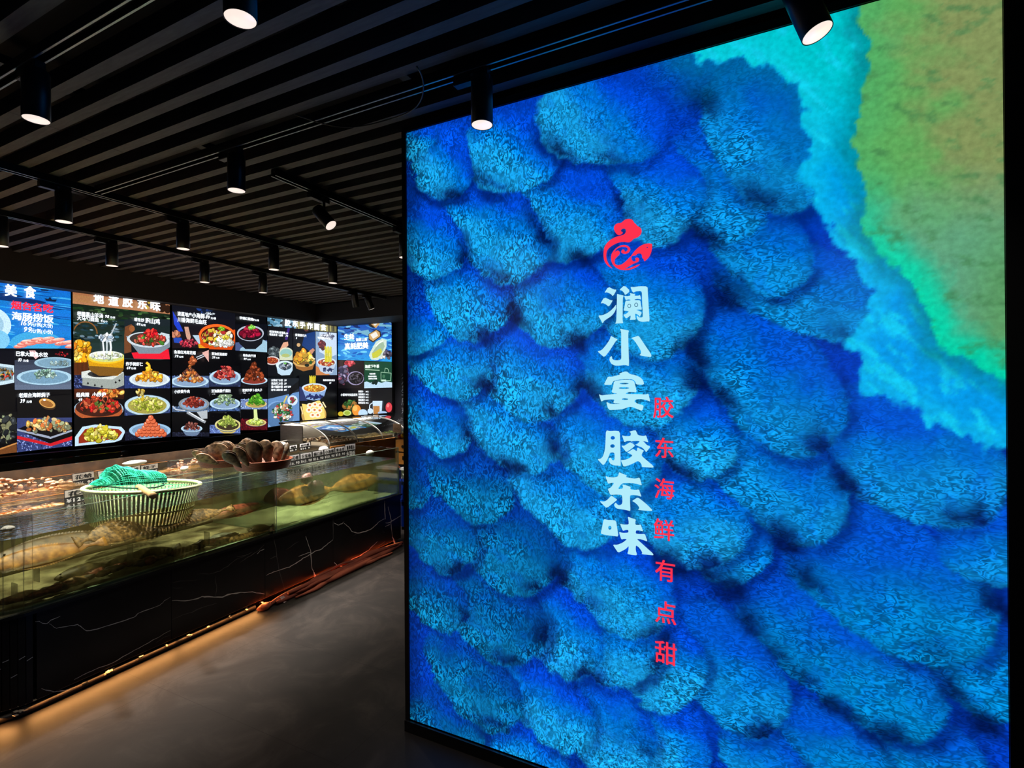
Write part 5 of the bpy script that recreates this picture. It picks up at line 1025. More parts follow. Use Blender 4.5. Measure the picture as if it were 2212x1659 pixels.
for k in range(8):
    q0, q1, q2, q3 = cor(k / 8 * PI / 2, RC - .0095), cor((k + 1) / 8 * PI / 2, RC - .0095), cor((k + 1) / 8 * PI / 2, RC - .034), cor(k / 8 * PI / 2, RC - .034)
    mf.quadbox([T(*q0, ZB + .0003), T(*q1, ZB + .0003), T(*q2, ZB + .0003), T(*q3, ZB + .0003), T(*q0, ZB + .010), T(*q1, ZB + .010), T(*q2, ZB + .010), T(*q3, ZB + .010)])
mf.build('painted_light_band', TEAL, tank)
MB().cbox(.0095, .026, vd + .006, VR - .045, ZB + .0003, ZB + .008).build('painted_light_band', TEAL, tank2)
# shelf glass across both
ZS = .672
MB().cbox(.012, UD - .01, -.10, vd - .01, ZS, ZS + .006).build('glass_shelf', GSH, tank)
MB().cbox(.012, UD - .01, vd + .01, VR - .05, ZS, ZS + .006).build('glass_shelf', GSH, tank2)
def sheet(name, u0, u1, v0, v1, z, m, parent):
    me = bpy.data.meshes.new(name); me.from_pydata([tuple(T(u0, v0, z)), tuple(T(u0, v1, z)), tuple(T(u1, v1, z)), tuple(T(u1, v0, z))], [], [(0, 3, 2, 1)]); return addo(name, me, m, parent)
def vsheet(name, u, v0, v1, z0, z1, m, parent):
    me = bpy.data.meshes.new(name); me.from_pydata([tuple(T(u, v0, z0)), tuple(T(u, v1, z0)), tuple(T(u, v1, z1)), tuple(T(u, v0, z1))], [], [(0, 1, 2, 3)]); return addo(name, me, m, parent)
sheet('water', .0095, UD - .002, .0, vd - .006, ZW, WT, tank)
sheet('water', .0095, UD - .002, vd + .006, VR - .045, ZW, WT, tank2)
cp = [T(*cor(k / 8 * PI / 2, RC - .0095), ZW) for k in range(9)] + [T(UD - .002, -RC + .0095, ZW), T(UD - .002, 0, ZW)]
me = bpy.data.meshes.new('water'); me.from_pydata([tuple(v) for v in cp], [], [tuple(range(len(cp)))]); addo('water', me, WT, tank)
vsheet('water_side', .0092, .0, vd - .006, ZB, ZW, WF, tank)
vsheet('water_side', .0092, vd + .006, VR - .045, ZB, ZW, WFR, tank2)
m = MB()
for k in range(8):
    q0, q1 = cor(k / 8 * PI / 2, RC - .0092), cor((k + 1) / 8 * PI / 2, RC - .0092); b = len(m.v)
    m.v += [tuple(T(*q0, ZB)), tuple(T(*q1, ZB)), tuple(T(*q1, ZW)), tuple(T(*q0, ZW))]; m.f.append((b, b + 1, b + 2, b + 3))
me = bpy.data.meshes.new('water_side'); me.from_pydata(m.v, [], m.f); addo('water_side', me, WF, tank)

# shallow rows behind
def shallow(label, u0, u1, v0, v1, zt, zw, bedm, wm):
    e = empty('shallow_tank', T((u0 + u1) / 2, (v0 + v1) / 2, ZM), label, 'fish tank'); t = .006
    MB().cbox(u0, u1, v0, v1, ZM + .001, zw - .10).build('tank_body', BLK, e)
    MB().cbox(u0 + t, u1 - t, v0 + t, v1 - t, zw - .099, zw - .09).build('tank_bed', bedm, e)
    MB().cbox(u0, u0 + t, v0, v1, zw - .10 + .001, zt).build('front_pane', GL, e)
    MB().cbox(u0 + t, u1, v0, v0 + t, zw - .10 + .001, zt).build('side_pane', GL, e)
    MB().cbox(u0 + t, u1, v1 - t, v1, zw - .10 + .001, zt).build('side_pane', GL, e)
    MB().cbox(u0 - .0005, u0 + t + .0005, v0, v1, zt, zt + .0025).build('glass_rim', mat('orange_rim', (190, 120, 60), .3) if 'orange' in label else mat('rim_glint'), e)
    sheet('water', u0 + t + .001, u1 - t - .001, v0 + t + .001, v1 - t - .001, zw, wm, e); return e
WS = glassy('shallow_water', (236, 232, 220), .7, murk=.03, mcol=(120, 110, 90), bump=.5, bs=22, blend=.3)
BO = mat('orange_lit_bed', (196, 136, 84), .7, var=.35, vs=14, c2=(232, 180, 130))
BG2 = mat('grey_green_bed', (120, 118, 84), .7, var=.4, vs=9)
BDK = mat('dark_brown_bed', (70, 52, 36), .7, var=.5, vs=8)
sh1 = shallow('orange lit shallow tank left of the white basket in the middle row', .70, 1.24, -.145, .66, .87, .82, BO, WS)
sh2 = shallow('grey green shallow tank behind the white basket in the middle row', .70, 1.24, .68, 1.56, .87, .82, BG2, WS)
sh3 = shallow('grey green shallow tank under the two trays of pen shells', .70, 1.24, 1.58, 2.26, .87, .82, BG2, WS)
sh4 = shallow('shallow tank behind the row of price tags at the right end', .70, 1.24, 2.28, VR - .03, .87, .82, BG2, WS)
sh5 = shallow('orange lit shallow tank of shellfish in the back row at the left', 1.26, 1.84, -.145, 1.40, .90, .84, BO, WS)
sh6 = shallow('dark shallow tank in the back row behind the pen shells', 1.26, 1.84, 1.42, VR - .03, .90, .84, mat('amber_bed', (150, 112, 70), .7, var=.4, vs=12), WS)
bb = empty('back_splash', T(1.88, .6, ZM), 'dark brown board with upright glass strip behind the back row of tanks', 'splashback')
MB().cbox(1.86, 1.88, -.145, VR - .03, ZM + .001, .90).build('board', BDK, bb)
MB().cbox(1.862, 1.868, -.145, 1.44, .901, .955).build('glass_strip', GL, bb)

# ================================================================ SEA LIFE IN THE TANKS
def mx_at(tilt=0.0, yaw=0.0, roll=0.0):
    """local axes: x along the counter, y outwards, z up; tilt leans the flat side toward the viewer"""
    return BAS @ Matrix.Rotation(yaw, 3, 'Z') @ Matrix.Rotation(-tilt, 3, 'X') @ Matrix.Rotation(roll, 3, 'Y')
def skin(name, c, c2, vs=40): return mat(name, c, .45, var=.4, vs=vs, c2=c2, bump=.2)
FSPK = skin('speckled_brown_skin', (50, 36, 22), (196, 160, 96), 60)
FGLD = skin('golden_skin', (176, 116, 36), (244, 184, 84), 26)
FDRK = skin('dark_olive_skin', (60, 54, 34), (120, 106, 66), 30)
FRED = skin('reddish_brown_skin', (120, 56, 40), (186, 106, 80), 35)
FGRY = skin('silver_grey_skin', (110, 116, 110), (180, 186, 176), 30)
def flatfish(px, py, u, L, W, m, label, tilt=.5, yaw=0.0, name='flatfish', th=.010, lift=0.0, flip=1, group=None):
    c = F(px, py, u); mx = mx_at(tilt, yaw)
    e = empty(name, c, label, 'fish', group)
    def wf(t):
        b = math.sin(PI * min(1, t / .84)) ** .62 if t < .84 else 0
        return max(.006, W * .5 * b * (1 - .25 * t), W * .5 * (.16 + (.36 if t > .9 else 0) * (t - .84) / .16) if t > .78 else 0)
    hf = lambda t: max(.0022, th * math.sin(PI * min(1, t / .8)) ** .7 if t < .8 else .003)
    MB().loft(c, mx if flip > 0 else mx @ Matrix.Rotation(PI, 3, 'Z'), L, wf, hf, 28, 16).build('body', m, e, True)
    fl = MB(); mm = mx if flip > 0 else mx @ Matrix.Rotation(PI, 3, 'Z')
    for sgn in (1, -1):
        for k in range(30):
            t = .12 + .66 * k / 29; x = (t - .5) * L; y = sgn * wf(t) * .93; y2 = sgn * (wf(t) * .93 + W * .10 * math.sin(PI * (k + .5) / 30)); b = len(fl.v); dx = L * .011
            fl.v += [tuple(c + mm @ Vector(v)) for v in ((x - dx, y, .001), (x + dx, y, .001), (x + dx * 1.6, y2, .0005), (x, y2, .0005))]; fl.f.append((b, b + 1, b + 2, b + 3))
    me = bpy.data.meshes.new('fin_fringe'); me.from_pydata(fl.v, [], fl.f); addo('fin_fringe', me, m, e)
    ey = MB()
    for q in (.012, -.008): ey.lump(c + mm @ Vector((-.42 * L, q, th * .8)), .005, .005, .005, 1, 0, BAS, 1)
    ey.build('eyes', BLK, e, True); return e
flatfish(672, 1066, .05, .62, .17, FGLD, 'golden yellow flatfish pressed on the glass left of the dark round sea snail', .95, .02, th=.012)
flatfish(760, 1046, .06, .72, .17, FGLD, 'long golden yellow flatfish on the glass at the right part of the green tank', .95, .0, flip=-1, th=.012)
flatfish(612, 1072, .12, .34, .16, FRED, 'small reddish flatfish just right of the glass divider', .9, .0)
flatfish(110, 1196, .07, .46, .13, FGLD, 'ochre flatfish lying slanted on the shelf at the left end of the murky tank', .7, .1)
flatfish(150, 1172, .18, .60, .16, FDRK, 'dark flatfish stretched behind the ochre one in the murky tank', .6, .06)
flatfish(240, 1152, .09, .34, .16, FSPK, 'speckled brown flatfish in the middle of the murky tank left of the basket', .7, -.05, flip=-1)
flatfish(330, 1146, .07, .44, .12, FSPK, 'speckled brown flatfish on the shelf below the white basket', .6, .0)
flatfish(425, 1115, .10, .50, .13, FSPK, 'speckled flatfish right of the basket with its head toward the divider', .6, .05)
flatfish(500, 1106, .12, .52, .11, FRED, 'reddish brown flatfish lying right of the speckled one on the shelf', .6, .0, flip=-1)
flatfish(525, 1098, .16, .36, .08, FGRY, 'pale grey fish with dark tail near the divider glass', .7, .05, flip=-1)
flatfish(845, 1012, .12, .26, .10, FRED, 'reddish brown fish in the far right corner of the green tank', .8, .0)
# dark round creature in the right tank
oc_ = empty('sea_snail', F(682, 1050, .06), 'dark violet round sea snail on the glass between two golden flatfish', 'sea snail')
VIO = skin('violet_black_shell', (46, 30, 36), (120, 84, 88), 30)
MB().lump(F(682, 1052, .07), .085, .045, .055, 3, .35).build('shell', VIO, oc_, True)
MB().lump(F(662, 1034, .07), .06, .03, .04, 9, .4).build('foot', skin('pinkish_flesh', (120, 84, 76), (176, 130, 116)), oc_, True)
# big fish silhouettes low in the left tank, lumps along the tank floor
flatfish(470, 1172, .16, .34, .12, FGRY, 'pale blue grey fish swimming low near the divider', .9, .0, th=.03, flip=-1)
flatfish(330, 1196, .30, .34, .10, FDRK, 'dark fish lying low under the shelf in the middle of the murky tank', .8, .05, th=.025)
flatfish(190, 1232, .28, .30, .09, FDRK, 'dark fish lying low under the shelf at the left of the murky tank', .8, .05, th=.025)
flatfish(526, 1160, .035, .44, .055, FSPK, 'slender brown fish resting on the tank bed beside the divider', .9, .14, th=.012)
flatfish(565, 1142, .04, .18, .07, FDRK, 'small dark fish head on the tank bed just left of the divider', .9, .2, th=.025)
LUMPM = [skin('maroon_lump', (120, 58, 50), (196, 116, 98), 45), skin('brown_lump', (124, 90, 58), (190, 156, 108), 50), skin('charcoal_lump', (60, 52, 46), (116, 104, 90), 45)]
rl = random.Random(11)
lumps = [(34,1288),(52,1282),(70,1286),(88,1278),(108,1274),(128,1264),(146,1254),(164,1250),(182,1238),(202,1232),(222,1228),(240,1222),(262,1214),(284,1214),(306,1206),(322,1208),(344,1200),(366,1190),(388,1186),(410,1178),(432,1176),(452,1168),(476,1160),(500,1156),(120,1246),(150,1240),(245,1210),(20,1296)]
lroot = None
for i, (x, y) in enumerate(lumps):
    u = rl.uniform(.05, .12); c = F(x, y, u); c.z = max(ZB + .016, min(c.z, ZB + .045))
    o = MB().lump((0, 0, 0), rl.uniform(.035, .06), rl.uniform(.02, .03), rl.uniform(.014, .026), i, .55).build('sea_cucumber', LUMPM[i % 3], None, True); o.location = c
    setp(o, 'knobbly dark sea cucumber among those heaped along the bed of the murky left tank', 'sea cucumber', 'sea cucumbers along the tank bed')
# small floor weights / inner glass fins of the tank
for i, (x, y0_, y1_) in enumerate(((286, 1175, 1215), (452, 1150, 1180), (84, 1228, 1258), (36, 1262, 1290))):
    a_ = F(x, y1_, .03); b_ = F(x, y0_, .03)
    o = MB().quadbox([a_, a_ + CD * .004, a_ + CD * .004 + CI * .05, a_ + CI * .05, Vector((a_.x, a_.y, b_.z)), Vector((a_.x, a_.y, b_.z)) + CD * .004, Vector((a_.x, a_.y, b_.z)) + CD * .004 + CI * .05, Vector((a_.x, a_.y, b_.z)) + CI * .05]).build('glass_fin', GE, tank)

# piles under water in the shallow rows
def pile(name, label, cat, u0, u1, v0, v1, z, n, sz, m, seed, h=.03, ext='stuff'):
    r = random.Random(seed); b = MB()
    for i in range(n):
        u = r.uniform(u0, u1); v = r.uniform(v0, v1); k = 1 - abs((v - (v0 + v1) / 2) / ((v1 - v0) / 2)) ** 2
        b.lump(T(u, v, z + r.random() * h * k), sz * r.uniform(.6, 1.4), sz * r.uniform(.4, .8), sz * r.uniform(.3, .6), i, .5, BAS @ Matrix.Rotation(r.uniform(0, 6), 3, 'Z'), 1)
    o = b.build(name, m, None, True); setp(o, label, cat, None, ext); return o
PRW = mat('prawn_orange_pink', (214, 140, 100), .4, var=.35, vs=40, c2=(246, 200, 170), bump=.2)
SHE = mat('small_shell_tan', (176, 146, 110), .5, var=.4, vs=50, c2=(226, 206, 180))
SHG = mat('clam_grey_green', (120, 116, 90), .5, var=.4, vs=40, c2=(180, 174, 140))
pile('prawn_pile', 'heap of pinkish prawns piled in the orange back row tank at the left', 'prawns', 1.30, 1.56, -.10, 1.02, .755, 260, .026, PRW, 1, .14)
pile('clam_pile', 'bed of small tan clams in the orange middle row tank at the left', 'clams', .76, 1.2, -.10, .6, .735, 220, .020, PRW, 2, .02)
pile('clam_pile', 'bed of grey green clams in the tank behind the white basket', 'clams', .76, 1.2, .74, 1.5, .735, 160, .022, SHG, 3, .03)
pile('shell_pile', 'bed of brown shellfish in the tank under the two trays', 'shellfish', .76, 1.2, 1.62, 2.2, .735, 160, .022, SHG, 4, .03)
pile('prawn_pile', 'heap of pale pink shrimps in the back row tank behind the pen shells', 'shrimps', 1.30, 1.6, 1.5, 2.2, .765, 200, .022, PRW, 5, .11)
pile('clam_pile', 'bed of small shells in the tank behind the row of price tags', 'clams', .76, 1.2, 2.32, 2.7, .735, 110, .02, SHE, 6, .03)

# ================================================================ THINGS ON TOP OF THE TANKS
# white round basket hanging in the front tank
BC = P(312, 1050, 2, .902)
bk = empty('round_basket', BC - Vector((0, 0, .2)), 'round cream plastic basket with slotted sides sunk half into the front fish tank', 'basket')
BKM = mat('cream_plastic', (214, 222, 176), .4)
tlt = Matrix.Rotation(.07, 3, CI)
RB = .292
MB().lathe([(RB + .012 * math.cos(2 * PI * k / 10), .011 * math.sin(2 * PI * k / 10)) for k in range(10)], BC, 72, tlt, closed=True).build('rim', mat('cream_rope_rim', (216, 224, 172), .5, var=.2, vs=90), bk, True)
m = MB()
for k in range(84):
    g = 2 * PI * k / 84; g2 = g + .045
    def q(rr_, z, gg): return BC + tlt @ Vector((rr_ * math.cos(gg), rr_ * math.sin(gg), z))
    m.quadbox([q(RB - .028, -.125, g), q(RB - .028, -.125, g2), q(RB - .032, -.125, g2), q(RB - .032, -.125, g), q(RB - .002, -.012, g), q(RB - .002, -.012, g2), q(RB - .006, -.012, g2), q(RB - .006, -.012, g)])
    m.quadbox([q(RB - .046, -.205, g), q(RB - .046, -.205, g2), q(RB - .05, -.205, g2), q(RB - .05, -.205, g), q(RB - .028, -.136, g), q(RB - .028, -.136, g2), q(RB - .032, -.136, g2), q(RB - .032, -.136, g)])
m.build('slotted_wall', BKM, bk)
MB().lathe([(RB - .024, -.135), (RB - .026, -.125), (RB - .034, -.125), (RB - .034, -.135)], BC, 72, tlt, closed=True).build('band', BKM, bk, True)
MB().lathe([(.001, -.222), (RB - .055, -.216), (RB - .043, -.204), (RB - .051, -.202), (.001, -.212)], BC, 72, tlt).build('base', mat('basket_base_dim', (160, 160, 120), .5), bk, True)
# green net over the basket
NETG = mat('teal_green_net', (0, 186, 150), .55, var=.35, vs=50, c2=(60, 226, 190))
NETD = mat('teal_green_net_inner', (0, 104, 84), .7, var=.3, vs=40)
net = empty('landing_net', P(270, 1048, 2, .93), 'teal green landing net with wooden handle lying over the cream basket', 'fishing net')
def bag(sc, zoff, name, m, wire):
    ax0 = P(200, 1049, 2, .928); ax1 = P(349, 1040, 2, .931); b = MB(); NS, NR = (44, 30) if not wire else (34, 24); L_ = (ax1 - ax0)
    pr = [0, .16, .34, .38, .46, .95, 1.12, 1.18, 1.14, 1.08, 1.02, .96, .88, .82, .78, .76, .74, .73, .70, .62, .05]
    for i in range(NS + 1):
        t = i / NS; f_ = t * (len(pr) - 1); a_ = int(min(f_, len(pr) - 2)); h_ = pr[a_] + (pr[a_ + 1] - pr[a_]) * (f_ - a_)
        c = ax0 + L_ * t + Vector((0, 0, zoff))
        for k in range(NR + 1):
            g = PI * k / NR; wob = 1 + .10 * noise.noise(Vector((t * 9, g * 3, sc)))
            v = c + CI * ((-.5 + .5) * 0 + .115 * sc * math.cos(g) * (.35 + .65 * min(1, h_)) * wob) + Vector((0, 0, max(0, .085 * sc * h_ * math.sin(g) ** .8 * wob)))
            b.v.append(tuple(v))
    for i in range(NS):
        for k in range(NR): a_ = i * (NR + 1) + k; b.f.append((a_, a_ + 1, a_ + NR + 2, a_ + NR + 1))
    me = bpy.data.meshes.new(name); me.from_pydata(b.v, [], b.f); me.update(); o = addo(name, me, m, net, not wire)
    if wire: 
        w_ = o.modifiers.new('w', 'WIREFRAME'); w_.thickness = .0036; w_.use_replace = True
    return o
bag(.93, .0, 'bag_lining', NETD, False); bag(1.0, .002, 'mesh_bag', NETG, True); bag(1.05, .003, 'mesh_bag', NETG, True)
# flat netting spread in the basket mouth
m = MB(); 
for i in range(25):
    for k in range(25):
        x = -1 + i / 12; y = -1 + k / 12; r_ = math.hypot(x, y); s_ = 1 if r_ < 1 else 1 / r_
        m.v.append(tuple(BC + tlt @ Vector((x * s_ * (RB - .03), y * s_ * (RB - .03), -.02 - .03 * (1 - min(1, r_)) + .008 * noise.noise(Vector((x * 4, y * 4, 1)))))))
for i in range(24):
    for k in range(24): a_ = i * 25 + k; m.f.append((a_, a_ + 1, a_ + 26, a_ + 25))
me = bpy.data.meshes.new('spread_netting'); me.from_pydata(m.v, [], m.f); me.update(); o = addo('spread_netting', me, mat('light_green_net', (70, 190, 120), .6), net); w_ = o.modifiers.new('w', 'WIREFRAME'); w_.thickness = .0022
hoop = [P(x, y, 2, .924) for x, y in ((200, 1053), (222, 1050), (262, 1054), (300, 1055), (335, 1053), (354, 1048), (352, 1041), (338, 1039))]
MB().tube(hoop, .0045, 8).build('hoop', mat('hoop_green_black', (0, 60, 52), .5), net, True)
hA, hB = F(298, 1051, .24), F(331, 1071, -.13)
MB().tube([hA, hA + (hB - hA) * .06, hA + (hB - hA) * .97, hB], [.014, .0165, .018, .0175], 20).build('wooden_handle', mat('pale_wood', (206, 168, 110), .55, var=.2, vs=10, aniso=(1, 1, 8)), net, True)

# wicker trays with pen shells
WIC = None
def wicker():
    m = mat('rust_brown_wicker', (110, 52, 26), .5, var=.3, vs=30); nt = m.node_tree; N = nt.nodes.new; L = nt.links.new; b = nt.nodes['Principled BSDF']
    tc = N('ShaderNodeTexCoord'); wv = N('ShaderNodeTexWave'); wv.bands_direction = 'Z'; wv.inputs['Scale'].default_value = 38; wv.inputs['Distortion'].default_value = 2; wv.inputs['Detail Scale'].default_value = 3
    L(tc.outputs['Object'], wv.inputs[0]); cr = N('ShaderNodeValToRGB'); cr.color_ramp.elements[0].color = lin((62, 26, 12)); cr.color_ramp.elements[1].color = lin((148, 72, 36)); L(wv.outputs[0], cr.inputs[0]); L(cr.outputs[0], b.inputs['Base Color'])
    bp = N('ShaderNodeBump'); bp.inputs['Strength'].default_value = .6; bp.inputs['Distance'].default_value = .004; L(wv.outputs[0], bp.inputs['Height']); L(bp.outputs[0], b.inputs['Normal']); return m
WIC = wicker()
def tray(c, r, h, label):
    e = empty('wicker_tray', c, label, 'tray', 'round rust brown wicker trays')
    MB().lathe([(r * .88, 0), (r * .95, h * .4), (r, h), (r + .006, h + .004), (r - .004, h + .006), (r - .012, h * .4), (r * .84, .008)], c, 56, None).build('woven_side', WIC, e, True)
    MB().lathe([(.001, .001), (r * .87, .001), (r * .87, .007), (.001, .007)], c, 56).build('base', WIC, e, True); return e
tc1 = T(.155, 1.385, .918); tc2 = T(.545, 1.37, .918)
tray(tc1, .195, .058, 'round rust brown wicker tray of pen shells nearer the front glass')
tray(tc2, .172, .050, 'round rust brown wicker tray of pen shells behind the other tray')
PEN = [skin('dark_pen_shell', (36, 29, 22), (98, 78, 54), 45), skin('tan_pen_shell', (104, 78, 58), (182, 150, 122), 40), skin('grey_brown_pen_shell', (58, 46, 36), (138, 112, 86), 42)]
def penshell(px, py, ty, tx, u, wd, mi, label, th=.022):
    """pointed shell with its tip down in the tray at (px, py) and its round end up at (tx, ty)"""
    a = F(px, py, u); b = F(tx, ty, u); ax = (b - a); L_ = ax.length; x = ax.normalized()
    n_ = -FW.copy(); n_ = (n_ - x * n_.dot(x)).normalized(); y = n_.cross(x); M3 = Matrix((x, y, n_)).transposed()
    c = (a + b) / 2; e = empty('pen_shell', a, label, 'shell', None)
    wf = lambda t: max(.003, wd * .5 * (min(1, t * 1.5) ** .8) * (1 - max(0, (t - .62) / .38) ** 2.2) ** .5 if t < 1 else .003)
    hf = lambda t: max(.0015, th * math.sin(PI * min(.999, t)) ** .6)
    o1 = MB().loft(c + n_ * th * .10, M3, L_, wf, lambda t: hf(t) * .75, 24, 18).build('upper_valve', PEN[mi], e, True)
    o2 = MB().loft(c - n_ * th * .85 + y * .004, M3, L_ * .97, wf, lambda t: hf(t) * .6, 24, 18).build('lower_valve', PEN[(mi + 2) % 3], e, True)
    return e
for i, (bx_, by_, tx_, ty_, u, wd, mi, lab) in enumerate((
    (522, 1010, 484, 977, .06, .085, 0, 'dark gaping pen shell leaning out over the left rim of the front tray'),
    (540, 1010, 508, 966, .09, .085, 2, 'narrow pen shell second from the left in the front tray'),
    (562, 1012, 543, 952, .07, .115, 0, 'broad blackish pen shell in the middle of the front tray'),
    (582, 1008, 570, 950, .10, .105, 2, 'brown pen shell right of the blackish one in the front tray'),
    (600, 1005, 596, 952, .10, .105, 1, 'upright tan pen shell at the right of the front tray'),
    (607, 1004, 621, 956, .12, .05, 0, 'narrow dark pen shell on edge at the far right of the front tray'),
    (548, 1004, 530, 947, .24, .11, 1, 'pale tan pen shell at the back of the front tray'),
    (552, 1006, 518, 957, .18, .08, 0, 'dark brown pen shell between narrow and broad ones in the front tray'))):
    penshell(bx_, by_, ty_, tx_, u, wd, mi, lab)
for bx_, by_, tx_, ty_, u, wd, mi, lab in (
    (462, 1000, 416, 974, .46, .065, 1, 'pale pen shell sticking out to the left of the rear tray'),
    (474, 1003, 424, 982, .44, .08, 1, 'light crusted pen shell lying along the left rim of the rear tray'),
    (478, 1002, 449, 964, .56, .105, 2, 'brown pen shell standing at the left back of the rear tray'),
    (492, 1003, 462, 957, .46, .145, 1, 'largest rounded tan pen shell in the rear tray'),
    (504, 1000, 482, 954, .56, .125, 2, 'rounded pen shell behind the largest one in the rear tray')):
    penshell(bx_, by_, ty_, tx_, u, wd, mi, lab)

# price tags: a strip of small paper name cards over black number cards
CARD = mat('grey_white_card', (206, 198, 190), .5); CARDW = mat('white_card', (244, 242, 248), .5); INK = mat('ink_black', (16, 16, 18), .6); NUMW = mat('number_white', (250, 250, 250), .5)
def tagstrip(tl, tr, br, bl, plane_u, names, nums, label, split=.48, white=False, th=.003):
    """corner pixels on the vertical plane plane_u behind the counter front"""
    q_ = [F(x, y, plane_u) for x, y in (tl, tr, br, bl)]
    e = empty('price_tag', (q_[2] + q_[3]) / 2, label, 'price tag')
    at = lambda s_, t_, o=0: (q_[3] * (1 - s_) + q_[2] * s_) * (1 - t_) + (q_[0] * (1 - s_) + q_[1] * s_) * t_ - CI * o
    def slab(s0, s1, t0, t1, o0, o1, name, m):
        MB().quadbox([at(s0, t0, o0), at(s1, t0, o0), at(s1, t0, o1), at(s0, t0, o1), at(s0, t1, o0), at(s1, t1, o0), at(s1, t1, o1), at(s0, t1, o1)]).build(name, m, e)
    slab(0, 1, 0, 1, 0, th, 'holder', BLK)
    n = len(names); W_ = (q_[1] - q_[0]).length; H_ = (q_[0] - q_[3]).length
    def put(st, s0, s1, t0, t1, m, name):
        V = []; Fc = []; cur = 0; chars = []
        for ch in st:
            vs, fs = text_mesh(ch, 0.0, 1); adv = 1.0 if ord(ch) > 0x2000 else .62
            chars.append((cur, vs, fs)); cur += adv
        for off_ in ((0, 0), (.05, .03), (-.05, -.03)):
            for c0, vs, fs in chars:
                b = len(V); V += [tuple(at(s0 + (s1 - s0) * (c0 + a + off_[0]) / max(cur, .01), t0 + (t1 - t0) * (bb_ + off_[1] + .08) / 1.0, th + .0018)) for a, bb_ in vs]; Fc += [tuple(b + i for i in f) for f in fs]
        me = bpy.data.meshes.new(name); me.from_pydata(V, [], Fc); addo(name, me, m, e)
    for i in range(n):
        s0, s1 = i / n, (i + 1) / n; g = .012
        slab(s0 + g, s1 - g, split + .02, .96, th + .0001, th + .001, 'name_card', CARDW if white else CARD)
        put(names[i], s0 + .1 / n, s1 - .1 / n, split + .08, .9, INK, 'card_writing')
        put(nums[i], s0 + .06 / n, s1 - .04 / n, .08, split - .04, NUMW, 'number_cards')
    return e
tagstrip((138, 1060), (206, 1048), (211, 1076), (139, 1091), .645, ['花虹'], ['¥12.9¥'], 'price tag strip reading 12.9 in front of the orange tank left of the basket')
tagstrip((155, 1024), (202, 1017), (204, 1045), (158, 1055), 1.16, ['花蛤'], ['¥¥6.90'], 'price tag reading 6.90 behind the nearest tag at the left')
tagstrip((210, 1018), (262, 1009), (262, 1038), (213, 1044), 1.10, ['大虾'], ['¥¥8.90'], 'price tag mostly hidden behind the teal green net')
tagstrip((270, 1012), (302, 1005), (302, 1026), (270, 1034), 1.12, ['文蛤'], ['¥9.90'], 'price tag with grey card just above the hump of the net')
tagstrip((304, 1006), (340.5, 1000), (341, 1021), (304, 1027), 1.12, ['蛏子'], ['¥¥50.0'], 'price tag with round zeros right of the net hump')
tagstrip((619, 985), (745, 963), (746, 984), (620, 1009), .46, ['白花螺', '多宝鱼', '偏口鱼', '小海螺', '黄金龙'], ['¥16.90', '¥43.90', '¥16.90', '¥10.90', '¥10.90'], 'long strip of five white price tags at the right of the pen shells', white=True)
tagstrip((625, 963), (641, 960), (641, 974), (625, 978), .60, ['蛤'], ['¥9.9'], 'tiny white price tag beside the pen shells behind the long strip', white=True)
tagstrip((647, 959), (669, 955), (670, 970), (647, 974), .60, ['鲜贝螺'], ['¥14.9'], 'small white price tag reading 14.9 behind the long strip', white=True)
tagstrip((745, 960), (767, 957), (767, 985), (746, 988), .44, ['重要提示'], ['水温低'], 'small white notice card at the right end of the long price strip', split=.5, white=True)
# shelves of white foam
FOAM = mat('white_foam', (226, 222, 214), .8, var=.05, vs=60)
def foam(px, py, u, rx, ry, rz, label, name='foam_block'):
    c = F(px, py, u); o = MB().lump((0, 0, 0), rx, ry, rz, int(px), .12, BAS, 3).build(name, FOAM, None, True); o.location = c; setp(o, label, 'foam block')
foam(291, 1000, 1.22, .085, .03, .022, 'long white foam block on the tank edge behind the net')
foam(699, 970, .60, .055, .03, .028, 'white foam block behind the long strip of price tags')
foam(799, 979, .22, .048, .03, .030, 'white foam block on the water at the right end of the tanks')
foam(398, 1012, .95, .03, .02, .02, 'small pale shell shaped float near the rear wicker tray', 'float')
foam(17, 1142, .16, .026, .022, .014, 'white float bobbing in the corner of the left tank', 'float')
foam(610, 961, .62, .045, .03, .024, 'cream foam block touching the last pen shells')
rod = empty('skewer_rod', F(630, 952, 1.64), 'white rod with black grip leaning over the tanks by the display case', 'rod')
MB().tube([F(601, 955, 1.60), F(641, 948, 1.68)], .006, 10).build('rod_shaft', FOAM, rod, True)
MB().tube([F(641.2, 948, 1.681), F(656, 944, 1.71)], .0075, 10).build('grip', BLKM, rod, True)

# ================================================================ CURVED GLASS DISPLAY CASE
case = empty('display_case', (-4.5, 4.7, 0), 'long display case with curved glass lid and wooden base behind the tanks', 'display case')
X0c, X1c, Y0c, Y1c, Zb, Zt = -4.93, -4.18, 4.02, 5.62, .80, 1.10
MB().box(X0c, X1c, Y0c, Y1c, .02, .60).build('cabinet_body', BLK, case)
OR = mat('orange_wood', (232, 152, 72), .45, var=.15, vs=6, aniso=(1, .2, 3))
MB().box(X1c + .001, X1c + .02, Y0c, Y1c, .5, .865).build('front_board', OR, case)
MB().box(X0c, X1c, Y0c, Y1c, .601, .86).build('tray_deck', mat('dark_steel', (96, 92, 86), .4, .7), case)
MB().box(X0c, X0c + .02, Y0c, Y1c, .861, Zt - .02).build('back_wall', STEEL, case)
MB().box(X0c + .021, X0c + .34, Y0c, Y0c + .015, .861, Zt - .03).build('end_panel', STEEL, case)
MB().box(X0c, X0c + .03, Y0c - .02, Y1c, Zt - .018, Zt + .004).build('top_rail', mat('black_rail', (24, 24, 26), .25), case)
arc = []
